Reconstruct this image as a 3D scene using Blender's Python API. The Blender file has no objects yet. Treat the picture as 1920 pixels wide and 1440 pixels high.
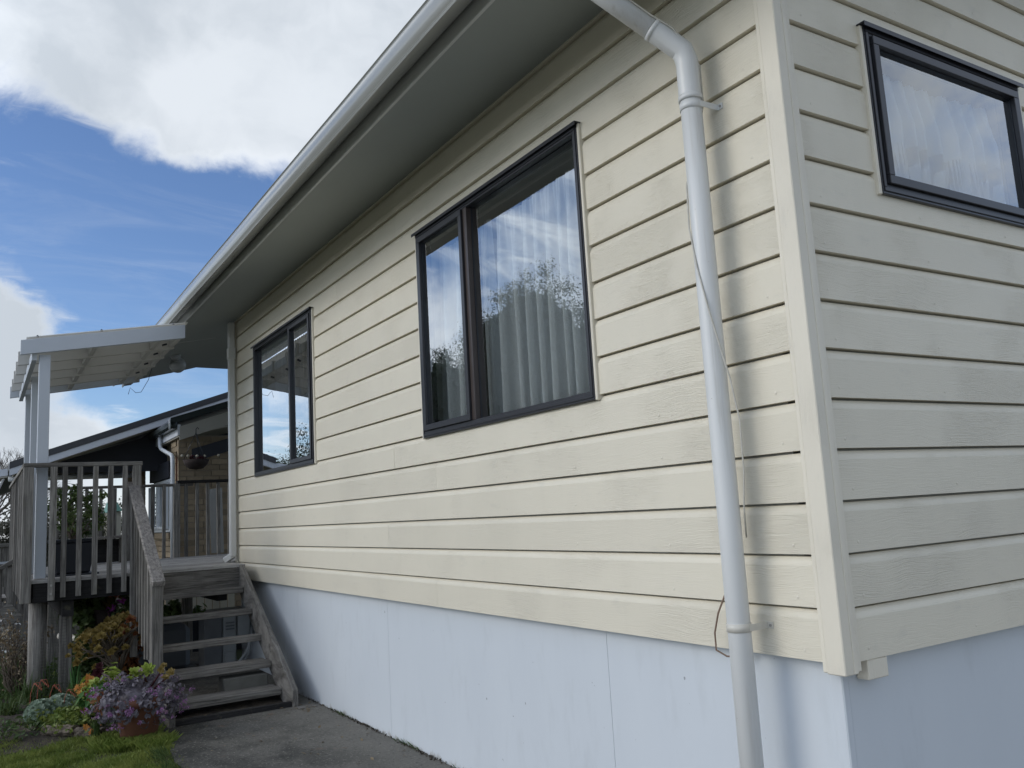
import bpy, bmesh, math, random
import numpy as np
from mathutils import Vector, Matrix
random.seed(7); rng = np.random.default_rng(7)
S = bpy.context.scene; COL = S.collection
R = math.radians; PI = math.pi

# ------------------------------------------------------------ camera
cam = bpy.data.cameras.new('camera'); co = bpy.data.objects.new('camera', cam); COL.objects.link(co)
yaw, pit, rol, F = 1.0082958354835798, 0.14622913204130528, -0.05673298726285003, 1601.924
fw = Vector((-math.sin(yaw)*math.cos(pit), math.cos(yaw)*math.cos(pit), math.sin(pit)))
rt0 = Vector((math.cos(yaw), math.sin(yaw), 0)); up0 = rt0.cross(fw)
rt = math.cos(rol)*rt0 + math.sin(rol)*up0; up = -math.sin(rol)*rt0 + math.cos(rol)*up0
m = Matrix((rt, up, -fw)).transposed().to_4x4(); m.translation = (1.8264, -2.3178, 0.53817); co.matrix_world = m
cam.sensor_fit = 'HORIZONTAL'; cam.sensor_width = 36; cam.lens = 36*F/1920
cam.clip_start = .05; cam.clip_end = 3000
S.camera = co

# ------------------------------------------------------------ world and sun
SUN_AZ = math.atan2(-1.0, -0.36)      # direction towards the sun
SUN_EL = R(25)
W = bpy.data.worlds.new('World'); S.world = W; W.use_nodes = True
nt = W.node_tree; nt.nodes.clear()
def N(t, typ, **k):
    n = t.nodes.new(typ)
    for a, b in k.items(): setattr(n, a, b)
    return n
def math_(t, op, a, b=None, clamp=False):
    n = N(t, 'ShaderNodeMath', operation=op); n.use_clamp = clamp
    for i, v in enumerate((a, b)):
        if v is None: continue
        if isinstance(v, (int, float)): n.inputs[i].default_value = v
        else: t.links.new(v, n.inputs[i])
    return n.outputs[0]
def maprange(t, v, a, b, c=0., d=1., smooth=True):
    n = N(t, 'ShaderNodeMapRange'); n.interpolation_type = 'SMOOTHSTEP' if smooth else 'LINEAR'
    t.links.new(v, n.inputs[0])
    for i, x in enumerate((a, b, c, d)): n.inputs[i+1].default_value = x
    return n.outputs[0]
def mixc(t, f, a, b, mode='MIX'):
    n = N(t, 'ShaderNodeMix', data_type='RGBA', blend_type=mode)
    for i, v in ((0, f), (6, a), (7, b)):
        if isinstance(v, (int, float)): n.inputs[i].default_value = v
        elif isinstance(v, tuple): n.inputs[i].default_value = (*v[:3], 1)
        else: t.links.new(v, n.inputs[i])
    return n.outputs[2]
tc = N(nt, 'ShaderNodeTexCoord'); D = tc.outputs['Generated']
sky = N(nt, 'ShaderNodeTexSky', sky_type='NISHITA'); sky.sun_disc = False
sky.sun_elevation = SUN_EL; sky.sun_rotation = PI/2 - SUN_AZ
sky.air_density = 1.0; sky.dust_density = 0.3; sky.ozone_density = 3.0; sky.altitude = 50
sx = N(nt, 'ShaderNodeSeparateXYZ'); nt.links.new(D, sx.inputs[0])
zz = math_(nt, 'ADD', math_(nt, 'MAXIMUM', sx.outputs[2], 0.), .30)
cx = N(nt, 'ShaderNodeCombineXYZ')
nt.links.new(math_(nt, 'DIVIDE', sx.outputs[0], zz), cx.inputs[0]); nt.links.new(math_(nt, 'DIVIDE', sx.outputs[1], zz), cx.inputs[1])
def noise(t, vec, scale, detail=6, rough=.55, dist=0., lac=2.):
    n = N(t, 'ShaderNodeTexNoise'); n.inputs['Scale'].default_value = scale; n.inputs['Detail'].default_value = detail
    n.inputs['Roughness'].default_value = rough; n.inputs['Distortion'].default_value = dist; n.inputs['Lacunarity'].default_value = lac
    if vec is not None: t.links.new(vec, n.inputs['Vector'])
    return n.outputs['Fac']
wn = N(nt, 'ShaderNodeTexNoise'); wn.inputs['Scale'].default_value = 4.5; wn.inputs['Detail'].default_value = 9; wn.inputs['Roughness'].default_value = .54; nt.links.new(D, wn.inputs['Vector'])
wv = N(nt, 'ShaderNodeVectorMath', operation='SUBTRACT'); nt.links.new(wn.outputs['Color'], wv.inputs[0]); wv.inputs[1].default_value = (.5, .5, .5)
ws = N(nt, 'ShaderNodeVectorMath', operation='SCALE'); nt.links.new(wv.outputs[0], ws.inputs[0]); ws.inputs['Scale'].default_value = .17
wd = N(nt, 'ShaderNodeVectorMath', operation='ADD'); nt.links.new(D, wd.inputs[0]); nt.links.new(ws.outputs[0], wd.inputs[1])
nd = N(nt, 'ShaderNodeVectorMath', operation='NORMALIZE'); nt.links.new(wd.outputs[0], nd.inputs[0])
dens = noise(nt, cx.outputs[0], 2.3, 9, .60, .5)
BL = [((-.80, .30, .56), 15, .36), ((-.86, .17, .475), 8, .26), ((-.83, .28, .475), 8, .22), ((-.91, .0, .50), 5, .12), ((-.875, .13, .43), 4.5, .20), ((-.80, .37, .45), 7, .22), ((-.6, .5, .62), 22, .3), ((-.82, .05, .60), 14, .3),
      ((-.935, .04, .355), 6.5, -.22), ((-.94, .12, .31), 7, -.34), ((-.945, .22, .25), 7, -.34), ((-.90, .29, .325), 6.5, -.20), ((-.93, .17, .345), 4, -.05), ((-.98, .16, .17), 4.5, -.3), ((-.97, .22, .14), 4.5, -.34), ((-.965, .10, .25), 5, -.25), ((-.955, .0, .285), 4, -.2),
      ((-.977, .005, .205), 3.4, .50), ((-.985, -.05, .18), 6, .35), ((-.988, .10, .108), 3.4, .40), ((-.992, .04, .10), 4, .30), ((-.988, .05, .153), 1.6, -.25),
      ((-.78, -.58, .22), 9, .26), ((-.90, -.40, .18), 7, .2), ((-.74, -.50, .42), 14, -.28), ((.8, .5, .4), 60, .15), ((.3, -.9, .35), 45, .14)]
acc = math_(nt, 'MULTIPLY', math_(nt, 'SUBTRACT', dens, .5), .85); acc = math_(nt, 'ADD', acc, .47)
fz = math_(nt, 'MULTIPLY', math_(nt, 'SUBTRACT', noise(nt, D, 9., 10, .66, .3), .5), .85); acc = math_(nt, 'ADD', acc, fz)
# softer, frayed cloud rims come from the wide mask range below
for c, r, w in BL:
    c = Vector(c).normalized()
    dp = N(nt, 'ShaderNodeVectorMath', operation='DOT_PRODUCT'); nt.links.new(nd.outputs[0], dp.inputs[0]); dp.inputs[1].default_value = c
    acc = math_(nt, 'ADD', acc, maprange(nt, dp.outputs['Value'], math.cos(R(r*1.35)), math.cos(R(r*.35)), 0, w))
mask = maprange(nt, acc, .36, .84)
tv = N(nt, 'ShaderNodeVectorMath', operation='MULTIPLY'); nt.links.new(cx.outputs[0], tv.inputs[0]); tv.inputs[1].default_value = (3.4, 1.0, 1.0)
thin = maprange(nt, noise(nt, tv.outputs[0], 2.6, 9, .62, .9), .44, .74, 0, .9)
mask = math_(nt, 'MAXIMUM', mask, math_(nt, 'MULTIPLY', thin, maprange(nt, acc, .02, .40, .12, 1.0)))
thick = maprange(nt, acc, .56, .95)
tex = noise(nt, nd.outputs[0], 5.5, 7, .5)
tk = math_(nt, 'ADD', math_(nt, 'MULTIPLY', thick, .45), math_(nt, 'MULTIPLY', maprange(nt, tex, .36, .62), .60), True)
cc = mixc(nt, tk, (.82, .86, .91), (.50, .55, .61))
skyc = N(nt, 'ShaderNodeVectorMath', operation='MULTIPLY'); nt.links.new(sky.outputs[0], skyc.inputs[0]); skyc.inputs[1].default_value = (.42, .445, .52)
CLOUD = .63
# clouds towards the veiled sun glow with forward scattered light
sdn = N(nt, 'ShaderNodeVectorMath', operation='DOT_PRODUCT'); nt.links.new(D, sdn.inputs[0])
sdn.inputs[1].default_value = (math.cos(SUN_AZ)*math.cos(SUN_EL), math.sin(SUN_AZ)*math.cos(SUN_EL), math.sin(SUN_EL))
glow = maprange(nt, sdn.outputs['Value'], .35, 1.0, 1.0, 2.6)
cs = N(nt, 'ShaderNodeVectorMath', operation='SCALE'); nt.links.new(cc, cs.inputs[0]); nt.links.new(math_(nt, 'MULTIPLY', glow, CLOUD/.15), cs.inputs['Scale'])
hz = maprange(nt, sx.outputs[2], .02, .11, .75, 0.)
fin = mixc(nt, math_(nt, 'MAXIMUM', mask, hz), skyc.outputs[0], cs.outputs[0])
bg = N(nt, 'ShaderNodeBackground'); nt.links.new(fin, bg.inputs[0]); bg.inputs[1].default_value = .15
ow = N(nt, 'ShaderNodeOutputWorld'); nt.links.new(bg.outputs[0], ow.inputs[0])
sl = bpy.data.lights.new('sun', 'SUN'); sl.energy = .50; sl.angle = R(28); sl.color = (1, .93, .80)
so = bpy.data.objects.new('sun', sl); COL.objects.link(so)
sd = Vector((math.cos(SUN_AZ)*math.cos(SUN_EL), math.sin(SUN_AZ)*math.cos(SUN_EL), math.sin(SUN_EL)))
so.rotation_euler = sd.to_track_quat('Z', 'Y').to_euler(); so.location = (-3, -8, 8)
S.view_settings.view_transform = 'Standard'; S.view_settings.look = 'None'; S.view_settings.exposure = 0.88
S.view_settings.gamma = 1; S.view_settings.use_curve_mapping = False
S.cycles.max_bounces = 8; S.cycles.transparent_max_bounces = 24

# ------------------------------------------------------------ materials
M = {}
def newmat(name):
    mt = bpy.data.materials.new(name); mt.use_nodes = True; M[name] = mt
    t = mt.node_tree; b = t.nodes['Principled BSDF']; return mt, t, b
def objvec(t, scale=(1, 1, 1), world=True):
    if world:
        g = N(t, 'ShaderNodeNewGeometry'); v = g.outputs['Position']
    else:
        g = N(t, 'ShaderNodeTexCoord'); v = g.outputs['Object']
        oi = N(t, 'ShaderNodeObjectInfo'); mu = math_(t, 'MULTIPLY', oi.outputs['Random'], 37.)
        a = N(t, 'ShaderNodeVectorMath', operation='ADD'); t.links.new(v, a.inputs[0]); t.links.new(mu, a.inputs[1]); v = a.outputs[0]
    mp = N(t, 'ShaderNodeVectorMath', operation='MULTIPLY'); t.links.new(v, mp.inputs[0]); mp.inputs[1].default_value = scale
    return mp.outputs[0]
def bump(t, b, h, strength=.3, dist=.01):
    n = N(t, 'ShaderNodeBump'); n.inputs['Strength'].default_value = strength; n.inputs['Distance'].default_value = dist
    t.links.new(h, n.inputs['Height']); t.links.new(n.outputs[0], b.inputs['Normal'])
def plain(name, col, rough=.5, metal=0, var=.12, scale=6, bmp=0, spec=None, rnd=0):
    mt, t, b = newmat(name)
    n = noise(t, objvec(t), scale, 5)
    c = mixc(t, n, tuple(x*(1-var) for x in col), tuple(min(1, x*(1+var)) for x in col))
    if rnd:
        oi = N(t, 'ShaderNodeObjectInfo'); hs = N(t, 'ShaderNodeHueSaturation'); t.links.new(c, hs.inputs['Color'])
        t.links.new(maprange(t, oi.outputs['Random'], 0, 1, 1-rnd, 1+rnd, False), hs.inputs['Value']); c = hs.outputs[0]
    t.links.new(c, b.inputs['Base Color']); b.inputs['Roughness'].default_value = rough; b.inputs['Metallic'].default_value = metal
    if spec is not None: b.inputs['Specular IOR Level'].default_value = spec
    if bmp: bump(t, b, noise(t, objvec(t), scale*12, 4), bmp, .004)
    return mt
def siding(name, axis, col):
    mt, t, b = newmat(name)
    sc = (1.1, 1, 46) if axis == 'x' else (1, 1.1, 46)
    if axis == 'v': sc = (30, 30, 1.2)
    oi = N(t, 'ShaderNodeObjectInfo')
    g = N(t, 'ShaderNodeNewGeometry'); P = g.outputs['Position']
    off = N(t, 'ShaderNodeVectorMath', operation='ADD'); t.links.new(P, off.inputs[0])
    t.links.new(math_(t, 'MULTIPLY', oi.outputs['Random'], 13.), off.inputs[1])
    lo = N(t, 'ShaderNodeTexNoise'); lo.inputs['Scale'].default_value = 3.4; lo.inputs['Detail'].default_value = 2; t.links.new(off.outputs[0], lo.inputs['Vector'])
    loz = math_(t, 'MULTIPLY', math_(t, 'SUBTRACT', lo.outputs['Fac'], .5), .085)
    cz = N(t, 'ShaderNodeCombineXYZ'); t.links.new(loz, cz.inputs[2 if axis != 'v' else 0])
    a2 = N(t, 'ShaderNodeVectorMath', operation='ADD'); t.links.new(off.outputs[0], a2.inputs[0]); t.links.new(cz.outputs[0], a2.inputs[1])
    mp = N(t, 'ShaderNodeVectorMath', operation='MULTIPLY'); t.links.new(a2.outputs[0], mp.inputs[0]); mp.inputs[1].default_value = sc
    grain = noise(t, mp.outputs[0], 7., 5, .65)
    fine = noise(t, P, 160, 2)
    patch = maprange(t, noise(t, off.outputs[0], 2.2, 3), .46, .64)
    gr = math_(t, 'MULTIPLY', math_(t, 'SUBTRACT', grain, .5), math_(t, 'ADD', math_(t, 'MULTIPLY', patch, .85), .35))
    h = math_(t, 'ADD', gr, math_(t, 'MULTIPLY', fine, .06))
    bump(t, b, h, .62, .0055)
    dirt = maprange(t, noise(t, P, 1.3, 6, .6), .42, .75)
    sm = N(t, 'ShaderNodeVectorMath', operation='MULTIPLY'); t.links.new(P, sm.inputs[0]); sm.inputs[1].default_value = (5, 5, 13) if axis != 'v' else (20, 20, 4)
    smud = maprange(t, noise(t, sm.outputs[0], 1., 6, .68), .56, .74)
    vs = N(t, 'ShaderNodeVectorMath', operation='MULTIPLY'); t.links.new(P, vs.inputs[0]); vs.inputs[1].default_value = (9, 9, .9)
    streak = maprange(t, noise(t, vs.outputs[0], 1., 4, .6), .52, .72)
    c = mixc(t, math_(t, 'MULTIPLY', dirt, .35), col, tuple(x*.86 for x in col))
    c = mixc(t, math_(t, 'MULTIPLY', smud, .22), c, (col[0]*.66, col[1]*.68, col[2]*.72))
    c = mixc(t, math_(t, 'MULTIPLY', streak, .06), c, (col[0]*.72, col[1]*.72, col[2]*.72))
    hs = N(t, 'ShaderNodeHueSaturation'); t.links.new(c, hs.inputs['Color']); t.links.new(maprange(t, oi.outputs['Random'], 0, 1, .965, 1.03, False), hs.inputs['Value'])
    t.links.new(hs.outputs[0], b.inputs['Base Color'])
    b.inputs['Roughness'].default_value = .42; b.inputs['Specular IOR Level'].default_value = .4
    return mt
CREAM = (.728, .678, .555)
siding('siding_x', 'x', CREAM); siding('siding_y', 'y', CREAM); siding('trim_paint', 'v', (.75, .70, .585))
def wood(name, axis, col=(.262, .25, .23), dark=(.082, .076, .068)):
    mt, t, b = newmat(name)
    k = {'x': (1.5, 34, 34), 'y': (34, 1.5, 34), 'z': (34, 34, 1.5), 's': (2.2, 34, 5)}[axis]
    oi = N(t, 'ShaderNodeObjectInfo'); g = N(t, 'ShaderNodeNewGeometry'); P = g.outputs['Position']
    off = N(t, 'ShaderNodeVectorMath', operation='ADD'); t.links.new(P, off.inputs[0]); t.links.new(math_(t, 'MULTIPLY', oi.outputs['Random'], 5.), off.inputs[1])
    mp = N(t, 'ShaderNodeVectorMath', operation='MULTIPLY'); t.links.new(off.outputs[0], mp.inputs[0]); mp.inputs[1].default_value = k
    gr = noise(t, mp.outputs[0], 1.6, 6, .7, .6)
    bl = maprange(t, noise(t, P, 5., 5, .6), .45, .72)
    c = mixc(t, maprange(t, gr, .33, .62), dark, col)
    c = mixc(t, math_(t, 'MULTIPLY', bl, .55), c, tuple(x*.42 for x in col))
    mo = maprange(t, noise(t, P, 9., 4, .6), .58, .74)
    c = mixc(t, math_(t, 'MULTIPLY', mo, .35), c, (.16, .15, .10))
    hs = N(t, 'ShaderNodeHueSaturation'); t.links.new(c, hs.inputs['Color']); t.links.new(maprange(t, oi.outputs['Random'], 0, 1, .66, 1.22, False), hs.inputs['Value'])
    t.links.new(hs.outputs[0], b.inputs['Base Color']); b.inputs['Roughness'].default_value = .8
    b.inputs['Specular IOR Level'].default_value = .25
    bump(t, b, gr, .6, .004)
    return mt
for a in 'xyzs': wood('wood_'+a, a)
wood('deck_wood', 'y', (.46, .45, .43), (.26, .25, .24))
wood('rail_wood', 'x', (.37, .345, .32), (.16, .15, .14))
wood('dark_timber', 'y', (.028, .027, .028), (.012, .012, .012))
wood('log_wood', 'y', (.20, .165, .13), (.05, .04, .032))
def found(name):
    mt, t, b = newmat(name); P = objvec(t)
    v = N(t, 'ShaderNodeVectorMath', operation='MULTIPLY'); t.links.new(P, v.inputs[0]); v.inputs[1].default_value = (2.2, 2.2, .7)
    n = noise(t, v.outputs[0], 1.6, 5, .55)
    c = mixc(t, n, (.55, .59, .63), (.61, .65, .685))
    sp = maprange(t, noise(t, P, 26, 1), .80, .82)
    c = mixc(t, math_(t, 'MULTIPLY', sp, .6), c, (.12, .13, .14))
    sz = N(t, 'ShaderNodeSeparateXYZ'); t.links.new(P, sz.inputs[0])
    spl = math_(t, 'ADD', sz.outputs[2], math_(t, 'MULTIPLY', noise(t, P, 14, 6, .7), -.22))
    c = mixc(t, maprange(t, spl, -.98, -1.03, 0, .55), c, (.25, .23, .19))
    c = mixc(t, maprange(t, noise(t, v.outputs[0], 4., 5, .6), .52, .75, 0, .22), c, (.42, .45, .47))
    t.links.new(c, b.inputs['Base Color']); b.inputs['Roughness'].default_value = .55
    bump(t, b, math_(t, 'ADD', noise(t, P, 4, 3), math_(t, 'MULTIPLY', noise(t, P, 220, 2), .05)), .25, .006)
found('foundation_paint')
plain('bounce_concrete', (.27, .255, .225), .9, var=.15, bmp=.2)  # pale concrete for the unseen ground that bounces light onto the walls
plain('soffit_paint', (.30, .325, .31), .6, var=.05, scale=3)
plain('gutter_paint', (.33, .335, .315), .16, var=.07, scale=2.2, bmp=.02)
plain('fascia_paint', (.56, .57, .55), .35, var=.06)
plain('white_pvc', (.66, .67, .66), .34, var=.07, scale=2.4)
mt, t, b = newmat('pipe_pvc'); P = objvec(t)
vs_ = N(t, 'ShaderNodeVectorMath', operation='MULTIPLY'); t.links.new(P, vs_.inputs[0]); vs_.inputs[1].default_value = (30, 30, 1.6)
c = mixc(t, maprange(t, noise(t, vs_.outputs[0], 1., 6, .65), .50, .78, 0, .5), (.66, .67, .66), (.42, .40, .35))
c = mixc(t, maprange(t, noise(t, P, 55, 3), .74, .78, 0, .8), c, (.25, .20, .16))
t.links.new(c, b.inputs['Base Color']); b.inputs['Roughness'].default_value = .36; bump(t, b, noise(t, vs_.outputs[0], 2., 4), .08, .003)
plain('pvc_aged', (.58, .56, .50), .45, var=.2, scale=14)
plain('white_paint', (.52, .56, .61), .55, var=.06, scale=3)
plain('cream_pergola', (.58, .57, .54), .6, var=.08, scale=3)
plain('black_aluminium', (.028, .029, .034), .32, var=.15, scale=10)
plain('brown_aluminium', (.05, .038, .034), .32, var=.15, scale=10)
plain('dark_roof', (.055, .058, .065), .5, var=.2, bmp=.05)
plain('room_paint', (.42, .42, .40), .8, var=.04)
plain('room_dark', (.10, .10, .10), .9, var=.05)
plain('cable', (.50, .48, .42), .5, var=.3, scale=40)
plain('cable_rust', (.22, .15, .11), .6, var=.5, scale=60)
plain('screw', (.35, .34, .32), .4, .6)
plain('brick', (.27, .215, .145), .85, var=.22, scale=20, bmp=.25, rnd=.22)
plain('mortar', (.24, .21, .17), .95, var=.15, scale=20)
plain('house_fascia', (.62, .66, .72), .5, var=.04)
plain('dark_navy', (.022, .026, .038), .6, var=.2)
plain('porch_soffit', (.40, .39, .35), .7, var=.06)
plain('green_gutter', (.035, .045, .046), .22, var=.1)
plain('white_joinery', (.62, .66, .70), .4, var=.04)
plain('terracotta', (.20, .085, .05), .75, var=.3, scale=10, bmp=.1)
plain('black_plastic', (.018, .022, .030), .35, var=.2)
plain('grey_box', (.25, .27, .28), .6, var=.12, scale=12)
plain('grey_box_dark', (.12, .13, .14), .7, var=.2, scale=8)
plain('tarp', (.13, .145, .16), .7, var=.3, scale=4)
plain('concrete_block', (.10, .10, .09), .9, var=.3, scale=14, bmp=.3)
plain('wire', (.12, .12, .12), .6, .2)
plain('bark', (.13, .105, .08), .9, var=.4, scale=20, bmp=.3)
plain('bare_bark', (.17, .15, .13), .9, var=.3, scale=5)
plain('pale_fence', (.42, .40, .33), .8, var=.2, scale=5, rnd=.15)
plain('basket', (.035, .025, .024), .9, var=.5, scale=30)
plain('globe', (.33, .34, .34), .4, var=.05)
plain('green_iron', (.20, .40, .33), .6)
plain('far_pink_roof', (.30, .12, .09), .8)
def leafm(name, a, b_, rough=.5, tr=.25, scale=9):
    mt, t, b = newmat(name)
    n = noise(t, objvec(t), scale, 4)
    c = mixc(t, maprange(t, n, .3, .7), a, b_)
    t.links.new(c, b.inputs['Base Color']); b.inputs['Roughness'].default_value = rough
    b.inputs['Specular IOR Level'].default_value = .3
    trn = N(t, 'ShaderNodeBsdfTranslucent'); t.links.new(c, trn.inputs[0])
    mx = N(t, 'ShaderNodeMixShader'); mx.inputs[0].default_value = tr
    o = t.nodes['Material Output']; t.links.new(b.outputs[0], mx.inputs[1]); t.links.new(trn.outputs[0], mx.inputs[2]); t.links.new(mx.outputs[0], o.inputs[0])
leafm('grass', (.11, .165, .028), (.24, .28, .07), scale=7)
leafm('grass_dark', (.045, .085, .025), (.10, .14, .045))
leafm('leaf_green', (.07, .12, .035), (.15, .20, .07))
leafm('leaf_bright', (.20, .30, .04), (.34, .40, .09))
leafm('leaf_tan', (.17, .12, .030), (.25, .19, .06), scale=14)
leafm('leaf_red', (.16, .045, .02), (.22, .11, .035), scale=14)
leafm('leaf_burgundy', (.035, .008, .012), (.07, .012, .018))
leafm('leaf_grey', (.10, .088, .11), (.22, .205, .235), scale=30)
leafm('leaf_echeveria', (.22, .30, .22), (.38, .46, .36), scale=20)
leafm('leaf_blade', (.05, .10, .035), (.13, .19, .06), scale=8)
leafm('leaf_sword', (.045, .13, .04), (.09, .19, .05))
leafm('flower_purple', (.30, .14, .32), (.42, .24, .42))
leafm('flower_orange', (.42, .16, .03), (.55, .26, .06))
leafm('flower_coral', (.45, .12, .08), (.55, .20, .13))
leafm('flower_magenta', (.32, .04, .30), (.4, .1, .4))
leafm('tree_leaf', (.022, .042, .016), (.05, .08, .03), scale=3, tr=.15)
leafm('hedge_leaf', (.085, .085, .06), (.15, .14, .10), scale=3, tr=.1)
leafm('far_leaf', (.06, .075, .045), (.11, .12, .075), scale=2, tr=.1)
leafm('dry_leaf', (.16, .12, .075), (.24, .19, .12))
# concrete path
mt, t, b = newmat('concrete_path'); P = objvec(t)
n1 = noise(t, P, 2.4, 8, .7); n2 = noise(t, P, 48, 4, .75); n3 = noise(t, P, .8, 3)
c = mixc(t, maprange(t, n1, .36, .66), (.025, .026, .022), (.11, .105, .093))
sy = N(t, 'ShaderNodeSeparateXYZ'); t.links.new(P, sy.inputs[0])
c = mixc(t, math_(t, 'MULTIPLY', maprange(t, sy.outputs[1], -.75, -.05), .55), c, (.20, .19, .165))
c = mixc(t, math_(t, 'MULTIPLY', maprange(t, noise(t, P, 5, 4), .64, .74), .5), c, (.17, .10, .06))
c = mixc(t, maprange(t, n2, .56, .68), c, (.24, .23, .20)); c = mixc(t, maprange(t, n2, .42, .33), c, (.02, .02, .018))
t.links.new(c, b.inputs['Base Color']); b.inputs['Roughness'].default_value = .85
bump(t, b, math_(t, 'ADD', n2, n1), .7, .006)
mt, t, b = newmat('soil'); P = objvec(t); n1 = noise(t, P, 8, 8, .7)
t.links.new(mixc(t, maprange(t, n1, .3, .7), (.018, .014, .010), (.085, .068, .048)), b.inputs['Base Color']); b.inputs['Roughness'].default_value = .95
bump(t, b, n1, 1, .03)
mt, t, b = newmat('lawn_ground'); P = objvec(t); n1 = noise(t, P, 2.5, 7, .65)
c = mixc(t, maprange(t, n1, .42, .6), (.065, .052, .034), (.06, .085, .022)); t.links.new(c, b.inputs['Base Color']); b.inputs['Roughness'].default_value = .95
bump(t, b, noise(t, P, 30, 5), 1, .02)
# translucent corrugated roof sheet
mt, t, b = newmat('roof_sheet'); b.inputs['Base Color'].default_value = (.62, .62, .58, 1); b.inputs['Roughness'].default_value = .5
trn = N(t, 'ShaderNodeBsdfTranslucent'); trn.inputs[0].default_value = (.62, .60, .54, 1)
mx = N(t, 'ShaderNodeMixShader'); mx.inputs[0].default_value = .30; o = t.nodes['Material Output']
t.links.new(b.outputs[0], mx.inputs[1]); t.links.new(trn.outputs[0], mx.inputs[2]); t.links.new(mx.outputs[0], o.inputs[0])
# curtain
def sheer(name, col, alpha):
    mt, t, b = newmat(name); o = t.nodes['Material Output']
    d = N(t, 'ShaderNodeBsdfDiffuse'); d.inputs[0].default_value = (*col, 1)
    tl = N(t, 'ShaderNodeBsdfTranslucent'); tl.inputs[0].default_value = (*col, 1)
    m1 = N(t, 'ShaderNodeMixShader'); m1.inputs[0].default_value = .35
    t.links.new(d.outputs[0], m1.inputs[1]); t.links.new(tl.outputs[0], m1.inputs[2])
    tp = N(t, 'ShaderNodeBsdfTransparent'); m2 = N(t, 'ShaderNodeMixShader')
    lw = N(t, 'ShaderNodeLayerWeight'); lw.inputs[0].default_value = .35
    f = math_(t, 'ADD', math_(t, 'MULTIPLY', lw.outputs['Facing'], .5), alpha, True); t.links.new(f, m2.inputs[0])
    t.links.new(tp.outputs[0], m2.inputs[1]); t.links.new(m1.outputs[0], m2.inputs[2]); t.links.new(m2.outputs[0], o.inputs[0])
sheer('net_white', (.90, .92, .94), .74); sheer('net_blue', (.84, .91, .99), .97); sheer('net_grey', (.26, .25, .30), .45)
# glass
mt, t, b = newmat('glass'); o = t.nodes['Material Output']
fr = N(t, 'ShaderNodeFresnel'); fr.inputs[0].default_value = 1.52
ge = N(t, 'ShaderNodeNewGeometry')
gl = N(t, 'ShaderNodeBsdfGlossy'); gl.inputs['Roughness'].default_value = .0; gl.inputs[0].default_value = (.95, .98, 1, 1)
tp = N(t, 'ShaderNodeBsdfTransparent'); tp.inputs[0].default_value = (.93, .97, .97, 1)
mx = N(t, 'ShaderNodeMixShader'); t.links.new(math_(t, 'ADD', math_(t, 'MULTIPLY', fr.outputs[0], 3.1), .02, True), mx.inputs[0])
t.links.new(tp.outputs[0], mx.inputs[1]); t.links.new(gl.outputs[0], mx.inputs[2]); t.links.new(mx.outputs[0], o.inputs[0])
GLASSN = noise(t, objvec(t), 1.1, 2)
bn = N(t, 'ShaderNodeBump'); bn.inputs['Strength'].default_value = .05; bn.inputs['Distance'].default_value = .02
t.links.new(GLASSN, bn.inputs['Height']); t.links.new(bn.outputs[0], gl.inputs['Normal'])
mt, t, b = newmat('clear_sheet'); o = t.nodes['Material Output']
b.inputs['Base Color'].default_value = (.5, .52, .52, 1); b.inputs['Roughness'].default_value = .25
tp = N(t, 'ShaderNodeBsdfTransparent'); mx = N(t, 'ShaderNodeMixShader'); mx.inputs[0].default_value = .55
t.links.new(tp.outputs[0], mx.inputs[1]); t.links.new(b.outputs[0], mx.inputs[2]); t.links.new(mx.outputs[0], o.inputs[0])

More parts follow.
